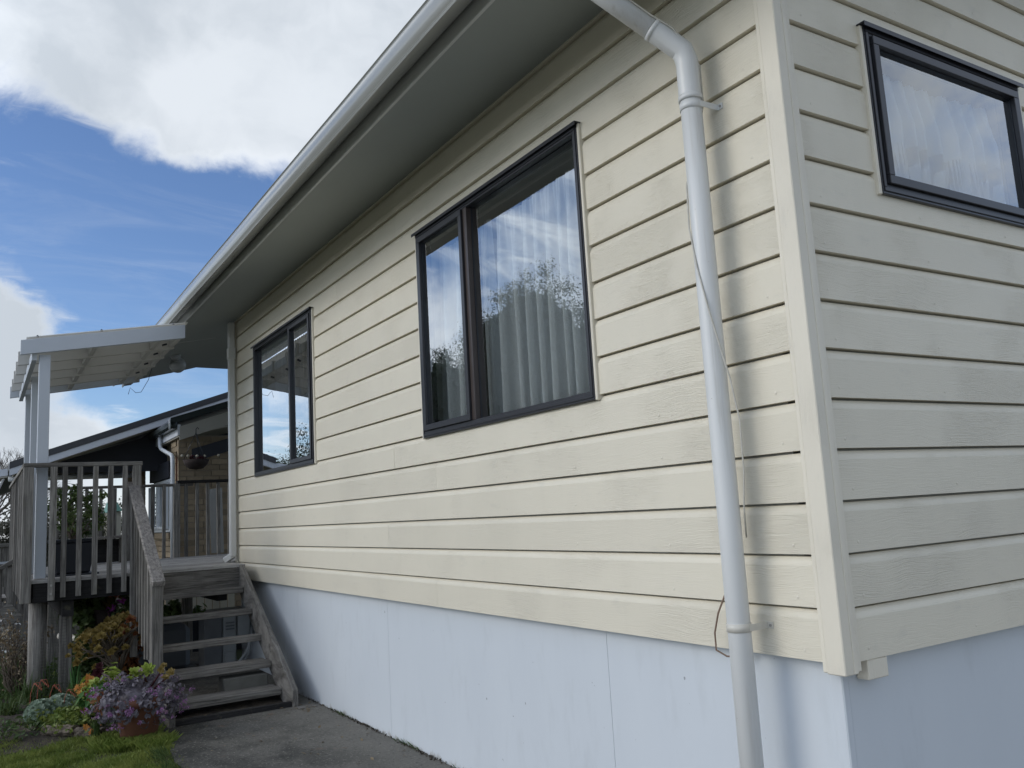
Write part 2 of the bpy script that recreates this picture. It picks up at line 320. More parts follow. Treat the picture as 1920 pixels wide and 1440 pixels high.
# ------------------------------------------------------------ builders
class MB:
    def __init__(s): s.v = []; s.f = []; s.sm = []
    def add(s, v, f, smooth=False):
        o = len(s.v); s.v += [tuple(p) for p in v]; s.f += [tuple(i+o for i in q) for q in f]; s.sm += [smooth]*len(f); return s
    def box(s, x0, x1, y0, y1, z0, z1):
        x0, x1 = min(x0, x1), max(x0, x1); y0, y1 = min(y0, y1), max(y0, y1); z0, z1 = min(z0, z1), max(z0, z1)
        v = [(x, y, z) for z in (z0, z1) for y in (y0, y1) for x in (x0, x1)]
        return s.add(v, [(0, 2, 3, 1), (4, 5, 7, 6), (0, 1, 5, 4), (1, 3, 7, 5), (3, 2, 6, 7), (2, 0, 4, 6)])
    def beam(s, a, b, w, h, up=(0, 0, 1)):
        a = Vector(a); b = Vector(b); d = (b-a).normalized(); r = d.cross(Vector(up)).normalized(); u = r.cross(d)
        v = []
        for p in (a, b):
            for i, j in ((-1, -1), (1, -1), (1, 1), (-1, 1)): v.append(p+r*(i*w/2)+u*(j*h/2))
        return s.add(v, [(3, 2, 1, 0), (4, 5, 6, 7), (0, 1, 5, 4), (1, 2, 6, 5), (2, 3, 7, 6), (3, 0, 4, 7)])
    def prism(s, poly, axis, a, b, smooth=False):
        n = len(poly); v = []
        for q in (a, b):
            for (u, w) in poly: v.append((q, u, w) if axis == 'x' else (u, q, w) if axis == 'y' else (u, w, q))
        f = [(i, (i+1) % n, (i+1) % n+n, i+n) for i in range(n)]
        s.add(v, f, smooth); o = len(s.v)-2*n
        s.f += [tuple(range(o+n-1, o-1, -1)), tuple(range(o+n, o+2*n))]; s.sm += [False, False]; return s
    def tube(s, pts, r, seg=16, caps=True, smooth=True):
        pts = [Vector(p) for p in pts]; n = len(pts); rr = r if isinstance(r, (list, tuple)) else [r]*n
        T = []
        for i in range(n):
            a = pts[i]-pts[i-1] if i > 0 else pts[1]-pts[0]; b = pts[i+1]-pts[i] if i < n-1 else a
            T.append((a.normalized()+b.normalized()).normalized())
        ref = Vector((0, 0, 1)) if abs(T[0].z) < .9 else Vector((1, 0, 0))
        u = T[0].cross(ref).normalized(); v = []; f = []
        for i in range(n):
            u = (u-T[i]*u.dot(T[i])).normalized(); w = T[i].cross(u)
            k = 1.
            if 0 < i < n-1:
                c = (pts[i]-pts[i-1]).normalized().dot((pts[i+1]-pts[i]).normalized()); k = 1
            for j in range(seg):
                a = 2*PI*j/seg; v.append(pts[i]+(u*math.cos(a)+w*math.sin(a))*rr[i]*k)
        for i in range(n-1):
            for j in range(seg):
                f.append((i*seg+j, i*seg+(j+1) % seg, (i+1)*seg+(j+1) % seg, (i+1)*seg+j))
        s.add(v, f, smooth)
        if caps:
            o = len(s.v)-n*seg; s.f += [tuple(range(o+seg-1, o-1, -1)), tuple(range(o+(n-1)*seg, o+n*seg))]; s.sm += [False, False]
        return s
    def lathe(s, prof, c=(0, 0, 0), seg=24, smooth=True):
        v = []; f = []; n = len(prof)
        for r, z in prof:
            for j in range(seg):
                a = 2*PI*j/seg; v.append((c[0]+r*math.cos(a), c[1]+r*math.sin(a), c[2]+z))
        for i in range(n-1):
            for j in range(seg): f.append((i*seg+j, i*seg+(j+1) % seg, (i+1)*seg+(j+1) % seg, (i+1)*seg+j))
        return s.add(v, f, smooth)
    def blob(s, c, r, nz=.15, seg=10, ring=7):
        v = []; f = []
        for i in range(ring+1):
            th = PI*i/ring
            for j in range(seg):
                a = 2*PI*j/seg; k = 1+random.uniform(-nz, nz)
                v.append((c[0]+r[0]*k*math.sin(th)*math.cos(a), c[1]+r[1]*k*math.sin(th)*math.sin(a), c[2]+r[2]*k*math.cos(th)))
        for i in range(ring):
            for j in range(seg): f.append((i*seg+j, (i+1)*seg+j, (i+1)*seg+(j+1) % seg, i*seg+(j+1) % seg))
        return s.add(v, f, True)
    def mesh(s, name):
        me = bpy.data.meshes.new(name); me.from_pydata(s.v, [], s.f)
        me.polygons.foreach_set('use_smooth', s.sm)
        return me
    def build(s, name, mat, parent=None, bev=0, kind=None, loc=None):
        me = s.mesh(name); me.validate()
        me.materials.append(M[mat]); return link(name, me, parent, bev, kind, loc)
def link(name, me, parent=None, bev=0, kind=None, loc=None):
    o = bpy.data.objects.new(name, me); COL.objects.link(o)
    if parent is not None:
        o.parent = parent; o.matrix_parent_inverse = Matrix.Translation(-parent_world(parent))
    if loc is not None: o.location = loc
    if bev:
        b = o.modifiers.new('bevel', 'BEVEL'); b.width = bev; b.segments = 1; b.limit_method = 'ANGLE'
    if kind: o['kind'] = kind
    return o
def parent_world(p):
    v = Vector(p.location)
    if p.parent is not None: v = v + p.matrix_parent_inverse.translation + parent_world(p.parent)
    return v
def thing(name, label, cat, loc=(0, 0, 0), group=None):
    o = bpy.data.objects.new(name, None); COL.objects.link(o); o.location = loc; o.empty_display_size = .2
    o['label'] = label; o['category'] = cat
    if group: o['group'] = group
    return o
def tag(o, label, cat, group=None, kind=None):
    o['label'] = label; o['category'] = cat
    if group: o['group'] = group
    if kind: o['kind'] = kind
    return o
def B(*a): return MB().box(*a)
def struct(o): o['kind'] = 'structure'; return o

GZ = -.92
# ------------------------------------------------------------ ground
def sheet(name, poly, z, mat, sub=None):
    me = bpy.data.meshes.new(name); me.from_pydata([(x, y, z) for x, y in poly], [], [tuple(range(len(poly)))]); me.materials.append(M[mat])
    return struct(link(name, me))
sheet('lawn', [(-700, -700), (700, -700), (700, 700), (-700, 700)], GZ, 'lawn_ground')
# garden bed: uneven soil sheet
def bed():
    nx, ny = 90, 60; v = []; f = []
    for i in range(nx+1):
        for j in range(ny+1):
            x = -13+(7.75)*i/nx; y = -3.4+3.38*j/ny
            e = min(1, i/8, (nx-i)/6, j/6)
            z = GZ+.006+e*(.05+.03*math.sin(x*3.1+y*2)+.02*math.sin(x*11)*math.sin(y*9)+random.uniform(-.008, .008))
            v.append((x, y, z))
    for i in range(nx):
        for j in range(ny): f.append((i*(ny+1)+j, (i+1)*(ny+1)+j, (i+1)*(ny+1)+j+1, i*(ny+1)+j+1))
    me = bpy.data.meshes.new('garden_bed'); me.from_pydata(v, [], f); me.materials.append(M['soil']); me.polygons.foreach_set('use_smooth', [True]*len(f))
    return struct(link('garden_bed', me))
bed()
# concrete path slab along the house wall
v = []; edge = [(-5.45 + .45*i, -1.13 + .03*math.sin(i*1.7)-.02*i) for i in range(22)]
poly = edge + [(4.0, -.2), (4.0, 9.0), (-.05, 9.0), (-.05, .047), (-5.62, .047)]
mb = MB(); n = len(poly); mb.add([(x, y, GZ+.022) for x, y in poly]+[(x, y, GZ-.1) for x, y in poly], [tuple(range(n))]+[(i, i+n, (i+1) % n+n, (i+1) % n) for i in range(n)])
struct(mb.build('concrete_path', 'concrete_path'))
sheet('bounce_ground', [(-.9, -9), (9, -9), (9, 12), (.02, 12), (.02, -.05), (-.9, -.05)], GZ+.026, 'bounce_concrete')  # out of view, added as pale ground to brighten the end wall and corner
sheet('slab_under_stairs', [(-8.6, -1.0), (-5.63, -1.0), (-5.63, .047), (-8.6, .047)], GZ+.075, 'concrete_path')

# ------------------------------------------------------------ HOUSE
house = thing('house', 'cream weatherboard house with dark framed windows and a blue grey foundation', 'house', (0, 0, 0))
P_ = .17
def clip(poly, lo, hi):
    for z, s in ((lo, 1), (hi, -1)):
        out = []
        for i in range(len(poly)):
            a = poly[i]; b = poly[(i+1) % len(poly)]; ia = (a[1]-z)*s >= 0; ib = (b[1]-z)*s >= 0
            if ia: out.append(a)
            if ia != ib:
                k = (z-a[1])/(b[1]-a[1]); out.append((a[0]+k*(b[0]-a[0]), z))
        poly = out
        if not poly: return []
    return poly
def prof(k):
    z = k*P_
    return [(0, z), (0, z+.132), (.002, z+.139), (.007, z+.150), (.013, z+.158), (.0155, z+.1615), (.035, z+.163), (.035, z), (.0, z)][:-1]
WIN_A = [(-2.872, -1.148, 1.0, 2.288), (-6.643, -4.884, 1.0, 2.288)]
WIN_B = [(.490, 1.585, 1.617, 2.285)]
def boards(wall, lo, hi, k0, k1, wins, ztop=None):
    """one weatherboard object per run of board; wall A faces -y (runs along x), wall B faces +x (runs along y)"""
    for k in range(k0, k1):
        z0, z1 = k*P_, (k+1)*P_
        a, b = lo, hi
        if ztop is not None:
            a = max(lo, ztop(z0))
            if a >= b-.1: continue
        cuts = []
        for w in wins:
            if z0 >= w[2]-.03 and z1 <= w[3]+.03: cuts.append((w[0], w[1]))
        runs = []; p = a
        for c0, c1 in sorted(cuts): runs.append((p, c0)); p = c1
        runs.append((p, b)); out = []
        for r0, r1 in runs:
            L = r1-r0
            if L > 3.2:
                j = r0+L*random.uniform(.3, .7); out += [(r0, j-.0006, random.uniform(0, .0012)), (j+.0006, r1, random.uniform(0, .0012))]
            elif L > .02: out.append((r0, r1, 0))
        for r0, r1, off in out:
            mb = MB()
            segs = []; part = [w for w in wins if not (z0 >= w[2]-.03 and z1 <= w[3]+.03) and z1 > w[2] and z0 < w[3] and w[1] > r0 and w[0] < r1]
            if not part: segs = [(r0, r1, -9, 9)]
            else:
                p = r0
                for w in sorted(part):
                    c0, c1 = max(r0, w[0]), min(r1, w[1])
                    if c0 > p: segs.append((p, c0, -9, 9))
                    segs.append((c0, c1, -9, w[2]) if z0 < w[2] else (c0, c1, w[3], 9)); p = c1
                if p < r1: segs.append((p, r1, -9, 9))
            for s0, s1, zl, zh in segs:
                pl = clip(prof(k), zl, zh)
                if len(pl) < 3: continue
                if wall == 'A': mb.prism([(d+off, z) for d, z in pl], 'x', s0, s1)
                else: mb.prism([(-d-off, z) for d, z in reversed(pl)], 'y', s0, s1)
            mb.build('weatherboard', 'siding_x' if wall == 'A' else 'siding_y', house)
HX = -7.36
boards('A', HX, -.076, 0, 17, WIN_A)
SL = .207; roofline = lambda z: (z+P_-2.73)/SL
boards('B', .076, 6.0, 0, 22, WIN_B, ztop=lambda z: .076 if z < 2.55 else roofline(z))
# nails: small dimpled heads, one per board at each stud
mb = MB()
def disc(mb, c, r, ax):
    n = 7; v = []
    for q, rr in ((.0, 1), (.0012, .55)):
        for j in range(n):
            a = 2*PI*j/n
            v.append((c[0]+r*rr*math.cos(a), c[1]-q, c[2]+r*rr*math.sin(a)) if ax == 'A' else (c[0]+q, c[1]+r*rr*math.cos(a), c[2]+r*rr*math.sin(a)))
    mb.add(v, [(j, (j+1) % n, (j+1) % n+n, j+n) for j in range(n)]+[tuple(range(n, 2*n))], True)
for k in range(0, 16):
    for i in range(12):
        x = -.16-.6*i+random.uniform(-.012, .012); z = k*P_+.032+random.uniform(-.004, .004)
        if any(w[0]-.03 < x < w[1]+.03 and w[2]-.05 < z < w[3]+.05 for w in WIN_A): continue
        if random.random() < .85: disc(mb, (x, -.0003, z), .0055, 'A')
    for i in range(8):
        y = .14+.6*i+random.uniform(-.012, .012)
        if any(w[0]-.03 < y < w[1]+.03 and w[2]-.05 < z < w[3]+.05 for w in WIN_B): continue
        if random.random() < .85: disc(mb, (.0003, y, z), .0055, 'B')
mb.build('nail_heads', 'trim_paint', house, kind='stuff')
# corner boards (two faces meeting on the arris, each with a thin scriber strip beside it)
ztc = 2.722
MB().box(-.056, .014, -.014, .03, -.032, ztc).build('corner_board', 'trim_paint', house, bev=.003)
MB().box(-.020, .0145, .0305, .052, -.032, ztc+.0).build('corner_board', 'trim_paint', house, bev=.003)
MB().box(-.076, -.0565, -.008, .03, -.030, ztc).build('corner_scriber', 'trim_paint', house, bev=.003)
MB().box(-.020, .008, .0525, .076, -.028, ztc+.0).build('corner_scriber', 'trim_paint', house, bev=.003)
MB().box(HX-.055, HX-.001, -.012, .05, -.02, ztc).build('corner_board', 'trim_paint', house, bev=.003)
MB().box(HX-.055, HX-.02, .051, 3.2, -.02, 2.72).build('end_wall', 'trim_paint', house)
# framing behind the boards, with openings for the windows
def backing(wall, lo, hi, z0, z1, wins, d):
    mb = MB(); xs = sorted({lo, hi, *[w[0] for w in wins], *[w[1] for w in wins]})
    for a, b in zip(xs[:-1], xs[1:]):
        w = [q for q in wins if q[0] <= a+1e-6 and q[1] >= b-1e-6]
        for c, e in ([(z0, w[0][2]), (w[0][3], z1)] if w else [(z0, z1)]):
            mb.box(a, b, d, d+.09, c, e) if wall == 'A' else mb.box(-d-.09, -d, a, b, c, e)
    mb.build('wall_framing', 'room_paint', house)
backing('A', HX, -.14, .0, 2.72, WIN_A, .036); backing('B', .13, 6.0, .0, 2.72, WIN_B, .036)
# interior rooms: ceiling, floor and partitions, dim behind the curtains
B(-7.2, -.14, .13, 5.9, 2.60, 2.64).build('ceiling', 'room_paint', house)
B(-7.2, -.14, .13, 5.9, .30, .34).build('floor', 'room_dark', house)
B(-7.2, -.14, 3.4, 3.46, .35, 2.59).build('partition', 'room_paint', house)
B(-3.6, -3.52, .13, 3.39, .35, 2.59).build('partition', 'room_paint', house)
# foundation: painted sheet panels with hairline joints, set back under the boards
fy = .05
xs = [-5.94-1.5, -5.94, -3.66, -1.27, -.092]
for a, b in zip(xs[:-1], xs[1:]):
    B(a+.0012, b-.0012, fy, fy+.012, GZ-.05, .03).build('foundation_panel', 'foundation_paint', house)
B(-7.4, -.10, fy+.0135, fy+.10, GZ-.05, .03).build('foundation_wall', 'foundation_paint', house)
B(-.098, -.050, fy-.003, fy+.030, GZ-.05, .03).build('foundation_corner_strip', 'foundation_paint', house, bev=.004)
B(-.088, -.053, fy+.0305, 6.0, GZ-.05, .03).build('foundation_wall', 'foundation_paint', house)
# timber stub under the end wall
B(-.0495, -.002, .12, .222, -.064, -.001).build('bearer_end', 'trim_paint', house, bev=.003)
# soffit, fascia, gutter, roof
SO = 2.73
EAVE = [(.36, -.584), (-11.4, -.584), (-11.4, -.48), (-10.95, -.45), (-10.85, -.3), (-10.79, -.05), (-10.7, .13), (-10.62, .26), (-11.34, .86), (-11.9, 1.3), (HX-.02, 1.3), (HX-.02, .045), (.0, .045), (.0, 5.9), (.36, 5.9)]
pol = EAVE
xs = [.34, -1.9, -4.3, -6.7, -9.1]
mb = MB(); n = len(pol); zs_ = lambda y: SO+SL*y
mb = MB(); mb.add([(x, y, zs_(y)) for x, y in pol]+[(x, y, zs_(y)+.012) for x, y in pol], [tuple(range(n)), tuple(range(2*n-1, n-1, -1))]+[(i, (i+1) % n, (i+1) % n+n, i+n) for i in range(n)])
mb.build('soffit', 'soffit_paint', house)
B(-11.4, .34, -.600, -.585, 2.592, 2.76).build('fascia', 'fascia_paint', house, bev=.002)
MB().prism([(-.584, zs_(-.584)-.003), (.0, zs_(0)-.003), (.0, zs_(0)-.0005), (-.584, zs_(-.584)-.0005)], 'x', -8.31, -8.30).build('soffit_joint', 'fascia_paint', house)
B(-12.3, .34, .0, .03, 2.70, 2.7295) if False else None
g = [(-.512, 2.90), (-.512, 2.797), (-.528, 2.787), (-.600, 2.748), (-.612, 2.746), (-.616, 2.755), (-.611, 2.764), (-.618, 2.775), (-.628, 2.80), (-.630, 2.83), (-.624, 2.86), (-.612, 2.88), (-.607, 2.886), (-.607, 2.892), (-.614, 2.898), (-.610, 2.904), (-.600, 2.902),
     (-.600, 2.885), (-.615, 2.86), (-.621, 2.83), (-.619, 2.80), (-.604, 2.768), (-.594, 2.760), (-.52, 2.797), (-.516, 2.90)]
def ext(mb, pr, x0, x1, nseg):
    n = len(pr); v = []; f = []
    for i in range(nseg+1):
        x = x0+(x1-x0)*i/nseg; wob = .0016*math.sin(x*2.3)+.001*math.sin(x*5.1)
        v += [(x, y+wob, z+wob*.6) for y, z in pr]
    for i in range(nseg):
        for j in range(n): f.append((i*n+j, i*n+(j+1) % n, (i+1)*n+(j+1) % n, (i+1)*n+j))
    mb.add(v, f, True)
g = [(y-.105, z-.141) for y, z in g]
gm = MB(); ext(gm, g, .36, -11.4, 40); gut = gm.build('gutter', 'gutter_paint', house)
es = gut.modifiers.new('edges', 'EDGE_SPLIT'); es.split_angle = R(38)
for x in (-6.55, -.95):
    jm = MB(); jm.prism([(y-.0025 if y < -.665 else y, z-.0025 if z < 2.66 else z) for y, z in g[:17]], 'x', x, x+.006); jm.build('gutter_joint', 'cable', gut)
# roof: sloping long-run sheet with edge lip
th = SL; roof = MB()
roof.prism([(-.665, 2.768), (-.665, 2.778), (6.0, 2.778+6.665*th), (6.0, 2.768+6.665*th)], 'x', .42, -11.4)
roof.build('roof', 'dark_roof', house)
bm_ = MB(); bm_.prism([(-.583, 2.60), (-.583, 2.76), (6.0, 2.76+6.58*th), (6.0, 2.60+6.58*th)], 'x', .345, .365); bm_.build('barge_board', 'fascia_paint', house)

# windows -----------------------------------------------------------
def window(wall, w, lights, mat='black_aluminium'):
    """w=(a0,a1,z0,z1); lights = list of (a0,a1,is_sash). Depth coordinate d: 0 = board face, + inward"""
    a0, a1, z0, z1 = w
    def bx(mb, p, q, d0, d1, zl, zh):
        return mb.box(p, q, d0, d1, zl, zh) if wall == 'A' else mb.box(-d1, -d0, p, q, zl, zh)
    fr = MB(); fw_ = .034
    bx(fr, a0, a1, -.016, .075, z0, z0+.040); bx(fr, a0, a1, -.016, .075, z1-.036, z1)
    bx(fr, a0, a0+fw_, -.0155, .0755, z0+.040, z1-.036); bx(fr, a1-fw_, a1, -.0155, .0755, z0+.040, z1-.036)
    # small step lines on the face
    bx(fr, a0+.008, a1-.008, -.021, -.0161, z0+.010, z0+.026); bx(fr, a0+.008, a1-.008, -.021, -.0161, z1-.024, z1-.010)
    bx(fr, a0+.008, a0+.022, -.0205, -.0156, z0+.0265, z1-.0245); bx(fr, a1-.022, a1-.008, -.0205, -.0156, z0+.0265, z1-.0245)
    win = fr.build('window', mat, house, bev=.0015)
    ml = lights[0][1] if len(lights) > 1 else None
    if ml is not None:
        mm = MB(); bx(mm, ml-.021, ml+.021, -.0150, .0745, z0+.0405, z1-.0365); mm.build('mullion', 'brown_aluminium', win, bev=.0015)
    for (p, q, sash) in lights:
        l = p+(fw_ if abs(p-a0) < .01 else .0215); r = q-(fw_ if abs(q-a1) < .01 else .0215); b_ = z0+.0405; t_ = z1-.0365
        if sash:
            sm = MB(); s = .034
            bx(sm, l+.001, r-.001, -.030, .018, b_, b_+s); bx(sm, l+.001, r-.001, -.030, .018, t_-s, t_)
            bx(sm, l+.001, l+s, -.0295, .0185, b_+s, t_-s); bx(sm, r-s, r-.001, -.0295, .0185, b_+s, t_-s)
            so_ = sm.build('sash', mat, win, bev=.002)
            hb = MB(); mid = (l+r)/2; bx(hb, mid-.03, mid+.03, .022, .03, b_+.012, b_+.03); hb.build('latch', mat, so_)
            pl, pr, pb, pt, pd = l+s, r-s, b_+s, t_-s, -.004
        else: pl, pr, pb, pt, pd = l, r, b_, t_, .022
        me = bpy.data.meshes.new('pane')
        v = [(pl, pd, pb), (pr, pd, pb), (pr, pd, pt), (pl, pd, pt)] if wall == 'A' else [(-pd, pl, pb), (-pd, pr, pb), (-pd, pr, pt), (-pd, pl, pt)]
        me.from_pydata(v, [], [(0, 1, 2, 3)]); me.materials.append(M['glass']); link('pane', me, win)
        bd = MB(); e = .005
        for (x0, x1, c0, c1) in ((pl, pr, pb, pb+e), (pl, pr, pt-e, pt), (pl, pl+e, pb+e, pt-e), (pr-e, pr, pb+e, pt-e)): bx(bd, x0, x1, pd-.006, pd-.0005, c0, c1)
        bd.build('glazing_bead', 'black_plastic', win)
    fl = MB(); bx(fl, a0-.018, a1+.018, -.036, .0, z1+.001, z1+.006); bx(fl, a0-.018, a1+.018, -.036, -.033, z1-.012, z1+.0008)
    fl.build('head_flashing', mat, win)
    for p, q in ((a0-.017, a0-.001), (a1+.001, a1+.017)):
        sm = MB(); bx(sm, p, q, -.014, .03, z0-.004, z1); sm.build('scriber', 'trim_paint', win, bev=.003)
    return win
window('A', WIN_A[0], [(-2.872, -2.235, True), (-2.235, -1.148, False)])
window('A', WIN_A[1], [(-6.643, -5.50, False), (-5.50, -4.884, True)])
window('B', WIN_B[0], [(.490, 1.585, True)])
# curtains
def curtain(wall, a0, a1, z0, z1, d, mat, label, folds=9, amp=.03, seed=0, top=True):
    rs = random.Random(seed); n = int((a1-a0)*150); zs = [z1, z1-.03, z1-.06, z1-.10, z1-.2, z1-.45, (z0+z1)/2, z0+.12, z0]
    ph = [rs.uniform(0, 6.28) for _ in range(4)]
    v = []; f = []
    for iz, z in enumerate(zs):
        k = (z1-z)/(z1-z0); am = amp*(.25+.9*min(1, k*3))
        for i in range(n+1):
            u = i/n; ff = folds*2*PI*(u+.018*math.sin(u*7+ph[0])+.012*math.sin(u*17+ph[1]))
            w = math.sin(ff+.5*k*math.sin(u*11+ph[2])); w = math.copysign(abs(w)**.75, w)
            fine = .006*math.sin(ff*4+ph[3])*max(0, 1-k*4)
            a = a0+(a1-a0)*u + .012*k*math.sin(ff*.5+ph[2]); dd = d+am*w+fine + .012*math.sin(u*5+ph[1])
            v.append((a, dd, z) if wall == 'A' else (-dd, a, z))
    for iz in range(len(zs)-1):
        for i in range(n): q = iz*(n+1)+i; f.append((q, q+1, q+n+2, q+n+1))
    me = bpy.data.meshes.new('curtain'); me.from_pydata(v, [], f); me.polygons.foreach_set('use_smooth', [True]*len(f)); me.materials.append(M[mat])
    return tag(link('net_curtain', me), label, 'curtain')
curtain('A', -2.86, -2.2, 1.06, 2.20, .15, 'net_white', 'sheer white net curtain behind the narrow left light of the large window', 5, .028, 1)
curtain('A', -2.19, -1.16, 1.07, 2.19, .15, 'net_white', 'wide sheer white net curtain hanging behind the large fixed pane of the middle window', 9, .03, 4)
curtain('A', -6.45, -5.75, 1.04, 2.22, .16, 'net_grey', 'greyish mauve curtain in the left light of the far small window', 7, .03, 3)
curtain('A', -5.5, -5.05, 1.04, 2.22, .16, 'net_grey', 'greyish mauve curtain in the opening sash of the far small window', 5, .03, 5)
curtain('B', .52, 1.47, 1.60, 2.20, .10, 'net_blue', 'bluish white net curtain gathered behind the window on the end wall', 10, .045, 6)
B(-.30, -.285, .13, 2.4, 1.50, 2.3).build('room_blind_panel', 'net_blue').name = 'roller_blind'
tag(bpy.data.objects['roller_blind'], 'plain pale blind hanging behind the end wall net curtain', 'blind')

# downpipe on the long wall ------------------------------------------
px_, py_ = -.333, -.098
T0 = Vector((px_, py_, 2.165)); dd = Vector((-.12, -.2, .2)).normalized()
up1 = T0+dd*.72
dp = MB(); dp.tube([(px_, py_, GZ-.02), (px_, py_, .5), (px_, py_, 1.4), (px_, py_, 2.13)], .0395, 32); pipe = dp.build('downpipe', 'pipe_pvc', house)
el = MB(); el.tube([(px_, py_, 2.02), (px_, py_, 2.165), T0+Vector((0, 0, .035))+dd*.018, T0+Vector((0, 0, .035))+dd*.16], .0425, 32); e1 = el.build('elbow', 'pipe_pvc', pipe)
es = e1.modifiers.new('edges', 'EDGE_SPLIT'); es.split_angle = R(30)
T1 = T0+Vector((0, 0, .035))
MB().tube([T1+dd*.165, T1+dd*.60], .040, 32).build('offset_pipe', 'pipe_pvc', pipe)
MB().tube([T1+dd*.60, T1+dd*.70, T1+dd*.70+Vector((0, 0, .10))], .043, 32).build('elbow', 'white_pvc', pipe)
MB().tube([T1+dd*.145, T1+dd*.162], .0445, 32).build('coupling_ring', 'white_pvc', pipe)
MB().tube([(px_, py_, 2.008), (px_, py_, 2.028)], .0448, 32).build('coupling_ring', 'white_pvc', pipe)
def bracket(z, mat):
    b_ = MB(); b_.tube([(px_, py_, z-.014), (px_, py_, z+.014)], .0425, 32)
    b_.box(px_+.0405, px_+.0435, py_+.005, -.0045, z-.011, z+.011)
    b_.box(px_+.0405, px_+.066, -.0042, -.0012, z-.011, z+.011)
    o = b_.build('pipe_bracket', mat, pipe)
    s_ = MB(); s_.tube([(px_+.056, -.0045, z), (px_+.056, -.0085, z)], .0045, 10); s_.build('screw', 'screw', o)
bracket(.10, 'pvc_aged'); bracket(1.985, 'white_pvc')
# loose cables
cm = MB(); cm.tube([T1+dd*.66+Vector((.03, -.03, .02)), T1+dd*.50+Vector((.045, -.0, .02)), T1+dd*.33+Vector((.046, .006, .008)), T1+dd*.2+Vector((.045, .0, .01)), T1+dd*.10+Vector((.045, .0, .02)), (px_+.035, py_+.03, 2.14), (px_+.02, py_+.044, 2.0), (px_-.02, py_+.02, 1.80),
      (px_-.047, py_-.012, 1.70), (px_-.030, py_-.036, 1.52), (px_+.0, py_-.043, 1.36), (px_+.03, py_-.036, 1.20), (px_+.052, py_-.018, 1.06), (px_+.066, py_-.0, .95), (px_+.083, py_+.01, .80), (px_+.079, py_+.01, .62), (px_+.055, py_+.02, .50), (px_+.03, py_+.045, .40)], .0032, 8)
tag(cm.build('cable', 'cable'), 'thin pale cable twisting down the white downpipe', 'cable')
cm = MB(); cm.tube([(-.39, -.04, .24), (-.43, -.045, .21), (-.48, -.045, .13), (-.505, -.045, .06), (-.505, -.045, .0), (-.47, -.03, -.02), (-.43, .0, -.022), (-.40, .03, -.02)], .0034, 8)
tag(cm.build('wire_loop', 'cable_rust'), 'short rusty wire loop hanging behind the foot of the downpipe', 'wire')
# far downpipe at the back corner of the wall
fp = MB(); fp.prism([(HX+.03, -.085), (HX-.035, -.085), (HX-.035, -.018), (HX+.03, -.018)], 'z', .22, 2.70)
fo = fp.build('corner_downpipe', 'white_pvc', house, bev=.010)
MB().box(HX-.04, HX+.036, -.092, -.013, 2.30, 2.42).build('pipe_socket', 'white_pvc', fo, bev=.006)
MB().beam((HX-.002, -.05, .24), (HX-.06, -.12, .185), .062, .062).build('pipe_shoe', 'white_pvc', fo, bev=.008)

# ------------------------------------------------------------ DECK
DZ = .17
deck = thing('deck', 'raised weathered timber deck with grey balustrade beside the house', 'deck', (-8.5, -1, GZ))
DX0, DX1, DY0, DY1 = -10.3, -6.70, -1.93, 1.3
x = DX1-.0; i = 0
while x > DX0+.05:
    y1 = DY1 if x < HX-.1 else -.10
    MB().box(x-.138, x, DY0+.01, y1, DZ-.028, DZ+random.uniform(-.001, .001)).build('deck_board', 'deck_wood', deck, bev=.003); x -= .143
B(DX1-.044, DX1-.004, -1.03, -.105, DZ-.225, DZ-.031).build('front_joist', 'wood_y', deck, bev=.003)
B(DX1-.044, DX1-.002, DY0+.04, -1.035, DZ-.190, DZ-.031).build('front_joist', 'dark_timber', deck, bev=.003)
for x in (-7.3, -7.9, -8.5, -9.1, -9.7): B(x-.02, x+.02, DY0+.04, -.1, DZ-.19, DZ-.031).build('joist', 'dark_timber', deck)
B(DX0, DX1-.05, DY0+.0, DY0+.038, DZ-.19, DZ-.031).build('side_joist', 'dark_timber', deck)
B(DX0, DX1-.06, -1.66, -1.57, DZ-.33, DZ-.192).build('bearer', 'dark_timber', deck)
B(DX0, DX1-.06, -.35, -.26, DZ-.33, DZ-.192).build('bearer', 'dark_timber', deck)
for x, y in ((-6.95, -1.615), (-9.9, -1.615), (-8.4, -.3), (-10.1, -.3), (-8.45, -1.615)): B(x-.05, x+.05, y-.05, y+.05, GZ-.1, DZ-.331).build('deck_post', 'wood_z', deck, bev=.004)
# corner pole (pergola pile) with wire mesh beside it
MB().tube([(-7.02, -1.83, GZ-.1), (-7.02, -1.83, DZ-.195)], .075, 18).build('round_pile', 'wood_z', deck)
# rails and balusters
def rail(a, b, w, h, mat='wood_y'): return MB().beam(a, b, w, h).build('top_rail', mat, deck, bev=.004)
rail((-6.715, -1.985, 1.157), (-6.715, -1.03, 1.157), .088, .036, 'wood_y')
rail((-6.76, -1.945, 1.155), (-10.35, -1.945, 1.155), .088, .036, 'wood_x')
rail((-10.3, -1.9, 1.12), (-10.3, .15, 1.12), .07, .034, 'wood_y')
rail((-10.27, -.06, 1.158), (-10.27, 1.25, 1.158), .088, .038, 'dark_timber')
bal = MB().box(-.02, .02, -.02, .02, 0, 1).mesh('baluster'); bal.materials.append(M['wood_z'])
def baluster(x, y, z0, z1, par, w=.04, mat=None):
    o = link('baluster', bal if mat is None else mat, par); o.location = (x, y, z0); o.scale = (w/.04, w/.04, z1-z0)
    o.rotation_euler.z = random.uniform(-.06, .06); o.rotation_euler.x = random.uniform(-.004, .004); return o
for y in [-1.30-.0*0, -1.42, -1.545, -1.665, -1.18]:
    baluster(DX1+.018, y, .012, 1.138, deck)
baluster(DX1+.022, -1.785+.03, -.005, 1.138, deck, .052)
